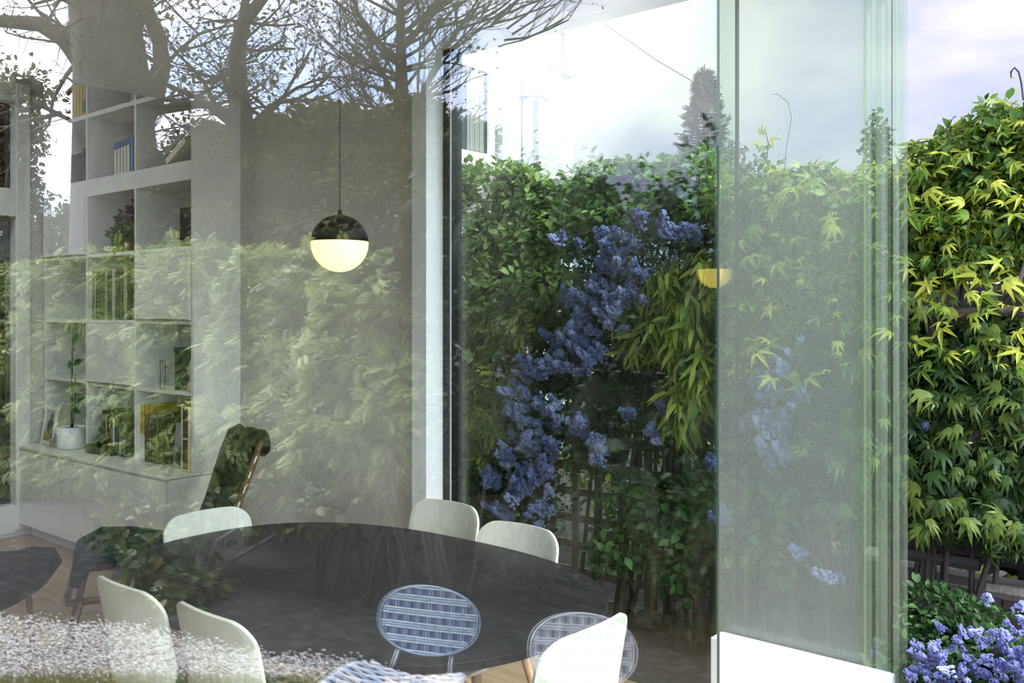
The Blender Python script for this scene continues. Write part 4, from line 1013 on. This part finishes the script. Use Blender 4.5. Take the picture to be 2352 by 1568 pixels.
# spruce
sp = thing('spruce_tree', (*atY(1618, 700, 16.2).xy, -.02), 'dark pointed spruce top rising above the hedge', 'tree')
zt = EYE+(HY-145)/F*(16.2/dirpx(1618)[1])
MB().tube([(0, 0, 0), (0, 0, zt*.6), (0, 0, zt)], [.16, .07, .012], 8).build('trunk', MATS['bark_dark'], sp)
Ps, Ds = [], []; bm2 = MB()
for k in range(60):
    h = zt*(.30+.68*k/60); L = max(.05, (zt-h)*.33*R.uniform(.7, 1.2))
    for q in range(5):
        a = 2*PI*(q/5)+k*1.1; e_ = Vector((math.cos(a)*L, math.sin(a)*L, L*.28)); p0 = Vector((0, 0, h)); bm2.tube([p0, p0+e_*.5+Vector((0, 0, -.05*L)), p0+e_], [.012, .008, .004], 4)
        for s_ in range(9):
            f_ = .25+.75*s_/9; Ps.append(p0+e_*f_); Ds.append(e_*.6+Vector((R.uniform(-.5, .5), R.uniform(-.5, .5), R.uniform(-.3, .3)))*L)
bm2.build('branches', MATS['bark_dark'], sp)
Ps = np.array(Ps); Ds = np.array(Ds); k = len(Ps)
o = obj('needles', leaves_mesh('needles', MATS['leaf_far'], Ps, Ds, NR.normal(0, 1, (k, 3)), rnd(k, .09, .18), L_PINN, colmix(k, [(.03, .055, .035), (.05, .08, .045)])), sp); o['kind'] = 'stuff'
def tree_blobs(name, label, blobs, tpl, size, cols, base, trunk_r=.12, group=None, m='leaf_far', corek=.5, cat='tree', coremat='olive_core', droop=.3):
    t = thing(name, (base[0], base[1], -.02), label, cat, group); o = t.location
    mb = MB()
    for b in blobs[:10]:
        p = Vector(b[0])-o; mb.tube([(R.uniform(-.1, .1), R.uniform(-.1, .1), 0), p*.5+Vector((R.uniform(-.2, .2), R.uniform(-.2, .2), 0)), p], [trunk_r, trunk_r*.6, trunk_r*.15], 7)
    mb.build('trunk', MATS['bark'], t, smooth=True)
    if corek: core('inner_twigs', t, MATS[coremat], blobs, corek)
    foliage('foliage', t, MATS[m], blobs, tpl, size, cols, droop, .8)
    return t
# bright plants of the next garden, seen through the trellis and over the hedge
bl = [((-3.6+.42*k, 5.2+.15*math.sin(k), .75+.25*math.sin(k*1.7)), (.36, .3, .55), 420) for k in range(8)]
tree_blobs('garden_shrub', 'sunlit yellow green shrubs glimpsed through the trellis', bl, L_OVAL, (.05, .09), [(.22, .32, .05), (.36, .42, .08), (.12, .2, .04)], (-2.2, 5.3), .03, m='leaf', cat='shrub', coremat='hedge_core')
c = atY(2015, 360, 11.0)
tree_blobs('dark_tree', 'dark slim tree tip in the dip of the hedge top', [((c.x, c.y, c.z+.1), (.16, .16, .42), 500), ((c.x, c.y, c.z-.6), (.35, .35, .5), 700)], L_SMALL, (.05, .09), [(.04, .06, .035), (.06, .085, .04)], (c.x, c.y), .06, coremat='hedge_core')
c = atY(1680, 430, 9.5)
tree_blobs('bushy_tree', 'dark bushy tree behind the hazy glass, right of the spruce', [((c.x-.1, c.y, c.z), (.55, .4, .42), 1100), ((c.x-.6, c.y, c.z-.3), (.6, .5, .5), 900)], L_SMALL, (.06, .10), [(.05, .07, .04), (.08, .10, .05)], (c.x, c.y), .08, coremat='hedge_core')

# ------------------------------------------------------------------ garden mirrored in the front glass
def blobm(px, py, z, rx, ry, n, rd=None):
    c = mir(px, py, z); a, b = rx*z/F, ry*z/F
    return (tuple(c), (a, rd or a, b), n)
FERN = [(.28, .38, .08), (.42, .50, .13), (.56, .62, .20), (.18, .26, .06)]
k0 = 0
fern_specs = [
 ('sumac_hedge', 'ferny yellow green shrub mirrored over the back wall right of the lamp', [(930,720,6.0,90,110,520),(840,700,6.2,100,110,560),(900,860,6.0,110,110,560),(800,850,6.1,110,110,560),(880,1000,5.9,110,110,520),(780,1000,6.0,110,110,520),(960,960,5.7,80,150,420)]),
 ('sumac_hedge', 'ferny pale green shrub mirrored over the back wall left of the lamp', [(700,680,6.8,100,100,560),(620,670,7.0,100,100,560),(690,820,6.7,110,110,560),(600,820,6.9,110,110,560),(680,970,6.6,110,110,520),(590,970,6.7,110,100,520),(720,1080,6.5,110,60,320)]),
 ('sumac_hedge', 'ferny pale green shrub mirrored over the bookcase', [(520,660,7.6,100,90,560),(430,650,7.9,100,90,560),(500,790,7.5,110,110,560),(410,790,7.7,110,110,520),(480,940,7.4,110,110,520),(380,940,7.6,110,100,460),(450,1060,7.3,120,70,360)]),
 ('sumac_hedge', 'ferny green shrub mirrored at the far left over the sideboard', [(330,650,8.6,100,80,520),(230,660,9.0,100,80,520),(130,680,9.3,100,80,520),(30,690,9.8,110,80,520),(310,780,8.5,110,100,520),(200,800,8.7,110,100,520),(90,820,9.0,110,100,520),(0,820,9.3,100,100,420),(280,930,8.4,120,100,460),(150,950,8.6,120,100,460),(30,960,8.9,120,100,420),(200,1060,8.3,160,60,360),(60,1080,8.5,140,60,300)]),
]
for nm_, lab, bs in fern_specs:
    bl = [blobm(*b[:5], int(b[5]*1.9), .34) for b in bs]
    c = np.array([b[0] for b in bl]).mean(axis=0)
    tree_blobs(nm_, lab, bl, L_PINN, (.09, .165), FERN, (float(c[0]), float(c[1])), .025, 'ferny hedge mirrored in the front glass', 'leaf', .6, 'shrub', 'olive_core', .35)
# dark low shrubs under the ferny hedge
bs = [(640,1150,5.6,110,60,360),(500,1180,5.9,100,60,360),(380,1280,5.6,90,80,420),(440,1370,5.3,70,60,260),(300,1200,6.2,90,60,260),(760,1160,5.4,90,50,240)]
bl = [blobm(*b, .25) for b in bs]
tree_blobs('shade_shrub', 'dark leaved low shrub mirrored in the left half of the black table', bl, L_OVAL, (.06, .10), [(.06, .10, .03), (.10, .15, .04), (.2, .19, .04)], tuple(mir(480, 1400, 5.6).xy), .02, m='leaf', cat='shrub', coremat='hedge_core')
# bare saplings at the hedge foot
NTH = ['first', 'second', 'third', 'fourth', 'fifth', 'sixth', 'last']
for i, px in enumerate((720, 770, 835, 905, 960, 1010, 1050)):
    z = 5.4-.12*i; b0 = mir(px, HY+(EYE+.02)/z*F, z); t0 = mir(px+R.uniform(-30, 30), 1120, z+.1)
    t = thing('sapling_clump', b0, NTH[i]+' clump of slender saplings from the left, mirrored in the black table', 'sapling', 'saplings mirrored in the table')
    for q in range(3):
        e_ = (t0-b0)+Vector((R.uniform(-.22, .22), R.uniform(-.1, .1), R.uniform(-.1, .2))); MB().tube([(R.uniform(-.04, .04), 0, 0), e_*.45+Vector((R.uniform(-.06, .06), 0, 0)), e_], [.014, .011, .007], 6).build('stem', MATS['bark_dark'], t, smooth=True)
# olive trees behind
OL = [(.155, .145, .045), (.22, .20, .065), (.10, .10, .035), (.30, .27, .09)]
olive_specs = [
 ('olive_tree', 'dense olive green tree mirrored around the pendant lamp cord', [(780,330,10,70,70,1300),(720,400,10,110,90,1700),(840,420,9.8,110,80,1600),(650,380,10.4,80,70,1200),(760,510,9.8,140,90,1700),(880,520,9.5,110,90,1500),(640,500,10.2,110,90,1500)]),
 ('olive_tree', 'olive brown tree mirrored between the lamp and the bookcase', [(500,400,11.5,80,70,1300),(440,440,11.8,90,80,1300),(540,490,11.3,110,90,1500),(430,530,11.6,110,80,1300),(480,340,11.8,40,40,400)]),
 ('olive_tree', 'dark olive tree mirrored in the dark left window', [(20,300,13.5,60,90,1000),(10,420,13.5,70,90,1100),(60,560,13.2,110,80,1100),(180,560,13,110,80,1100),(300,540,12.6,110,80,1200)]),
 ('olive_tree', 'dark tree mirrored behind the white wall end', [(930,330,10.5,60,80,1000),(960,420,10.2,60,90,1000),(1060,360,10.5,40,60,500),(1010,430,10.0,60,80,700)]),
]
for nm_, lab, bs in olive_specs:
    bl = [blobm(b[0]+R.uniform(-12, 12), b[1]+R.uniform(-14, 14), *b[2:5], int(b[5]*1.7), .6) for b in bs]
    bl += [blobm(b[0]+R.uniform(-60, 60), b[1]-b[4]*R.uniform(.7, 1.15), b[2], b[3]*R.uniform(.25, .5), b[4]*R.uniform(.3, .6), 240, .4) for b in bs for _ in range(2)]
    c = np.array([b[0] for b in bl]).mean(axis=0)
    tree_blobs(nm_, lab, bl, L_OVAL, (.065, .125), OL, (float(c[0]), float(c[1])), .09, 'olive green trees mirrored behind the hedge', 'leaf_far', .5)
# bare branched trees
def grow(mb, p, d, r, L, depth, tips, up=.25, spread=.6, sides=5):
    seg = 3; pts = [p]; rs = [r]; q = p.copy(); dd = d.copy()
    for i in range(seg):
        dd = (dd+Vector((R.gauss(0, .16), R.gauss(0, .16), R.gauss(0, .12)+up*.12))).normalized(); q = q+dd*(L/seg); pts.append(q.copy()); rs.append(r*(1-.45*(i+1)/seg))
    mb.tube(pts, rs, sides if depth > 2 else 4, False)
    if depth == 0: tips.append((q.copy(), dd.copy())); return
    for k in range(3 if depth > 1 else 4):
        f_ = R.choice(pts[1:]); ax = Vector((R.gauss(0, 1), R.gauss(0, 1), R.gauss(0, .6)+up)).normalized()
        nd = (dd*(1-spread*.5)+ax*spread).normalized(); grow(mb, f_, nd, r*.5, L*R.uniform(.58, .8), depth-1, tips, up, spread, sides)
def bare_tree(name, label, limbs, starts, leafcols=None, lsize=(.06, .1), nleaf=3, mt='bark_dark', base=None, group=None):
    b0 = limbs[0][0][0]; t = thing(name, (b0.x, b0.y, -.02), label, 'tree', group); o = t.location; tips = []
    for i, (pts, rs) in enumerate(limbs):
        pts = [p-o for p in pts]
        if i == 0: pts = [Vector((0, 0, 0))]+pts; rs = [rs[0]*1.15]+rs
        MB().tube(pts, rs, 14 if i == 0 else 9).build('trunk' if i == 0 else 'limb', MATS[mt], t, smooth=True)
    tw = MB()
    for p, d, r, L, dep, up, spread in starts: grow(tw, p-o, Vector(d).normalized(), r, L, dep, tips, up, spread)
    ob = tw.build('twigs', MATS[mt], t, smooth=True); ob['kind'] = 'stuff'
    if leafcols and tips:
        P = np.array([tuple(a) for a, b in tips for _ in range(nleaf)]); k = len(P); P = P+NR.normal(0, .10, (k, 3))
        dd, nn = leaf_dirs(k, (0, 0, .3), .2, 1.0)
        ob = obj('foliage', leaves_mesh('foliage', MATS['leaf_far'], P, dd, nn, rnd(k, *lsize), L_OVAL, colmix(k, leafcols)), t); ob['kind'] = 'stuff'
    return t
def mpts(z, *pp): return [mir(a, b, z) for a, b in pp]
RV = Vector((-CS, SN, 0))                            # image-right in the mirrored view
z = 12.0
def dirm(dx, dy, dz=0.0): return Vector((RV.x*dx+dz*.64, RV.y*dx+dz*.76, -dy))
limbs = [(mpts(z, (275, 640), (270, 450), (262, 300), (255, 160), (235, 0), (225, -120)), [.62, .56, .50, .46, .42, .36]),
         (mpts(z, (300, 300), (345, 230), (372, 150), (365, 80), (335, 10), (320, -60)), [.22, .17, .11, .09, .07, .05]),
         (mpts(z, (235, 200), (150, 90), (90, 55), (0, 48), (-80, 60)), [.18, .12, .10, .08, .05]),
         (mpts(z, (255, 130), (200, 20), (160, -80)), [.2, .15, .1]), (mpts(z, (260, 110), (320, 20), (350, -60)), [.2, .15, .1]),
         (mpts(z, (255, 420), (330, 260), (480, 240)), [.1, .06, .03])]
st_ = []
for _ in range(16):
    a, b = R.uniform(20, 400), R.uniform(-60, 260); st_.append((mir(a, b, z+R.uniform(-.5, .5)), dirm(R.uniform(-1, 1), R.uniform(-1, .5), R.uniform(-.6, .6)), .035, 1.1, 3, .2, .8))
bare_tree('old_tree', 'huge old trunk with heavy limbs mirrored at the top left', limbs, st_, [(.16, .17, .05), (.24, .25, .08), (.10, .10, .04)], (.06, .11), 2, 'bark')
z = 10.0
limbs = [(mpts(z, (572, 620), (568, 480), (562, 350), (556, 280), (546, 200), (545, 110), (560, 50), (600, 0), (640, -50)), [.17, .155, .14, .12, .10, .085, .075, .06, .04]),
         (mpts(z, (558, 320), (525, 275), (480, 242), (420, 238), (340, 250)), [.09, .06, .045, .032, .018]), (mpts(z, (565, 320), (600, 270), (650, 225)), [.07, .05, .03]),
         (mpts(z, (548, 100), (560, 30), (570, -50)), [.06, .05, .04]), (mpts(z, (500, 255), (470, 190), (440, 170)), [.03, .02, .01])]
st_ = []
for a, b in ((556, 280), (546, 200), (545, 150), (546, 110), (560, 50), (600, 0), (620, -30), (480, 242), (430, 238), (380, 244), (520, 270), (600, 270), (640, 235), (650, 225), (470, 190), (570, -20)):
    for _ in range(2): st_.append((mir(a, b, z), dirm(R.uniform(-1, 1), R.uniform(-1, .2), R.uniform(-.5, .5)), .020, .62, 3, .3, .75))
bare_tree('bare_tree', 'slim forked bare tree against the sky, mirrored left of the lamp', limbs, st_, [(.09, .08, .04), (.14, .12, .05)], (.04, .07), 2)
z = 10.5
limbs = [(mpts(z, (930, 600), (928, 400), (924, 260), (921, 150), (920, 50), (919, -60)), [.13, .11, .085, .065, .05, .03]), (mpts(z, (928, 330), (960, 240), (1010, 130), (1060, 60)), [.05, .04, .03, .015]), (mpts(z, (924, 260), (880, 170), (830, 100)), [.04, .03, .015])]
st_ = []
for k in range(54):
    b = R.uniform(-60, 400); st_.append((mir(922+R.uniform(-3, 3), b, z), dirm(R.choice((-1, 1))*R.uniform(.5, 1.3), R.uniform(-.9, -.1), R.uniform(-.7, .7)), .022, .55+.0016*max(0, 330-b)*.6, 3, .5, .55))
for a, b in ((960, 240), (1010, 130), (1050, 70), (880, 170), (840, 110)):
    for _ in range(3): st_.append((mir(a, b, z), dirm(R.uniform(-.8, 1.4), R.uniform(-1, -.2), R.uniform(-.4, .4)), .018, .7, 3, .5, .55))
for _ in range(10): st_.append((mir(R.uniform(1040, 1180), R.uniform(10, 110), z), dirm(1.2, R.uniform(-.8, -.3)), .014, .8, 3, .4, .45))
bare_tree('larch_tree', 'fine twigged tree with fanning branches mirrored above the white wall end', limbs, st_, [(.10, .09, .05), (.13, .12, .05)], (.03, .06), 1)
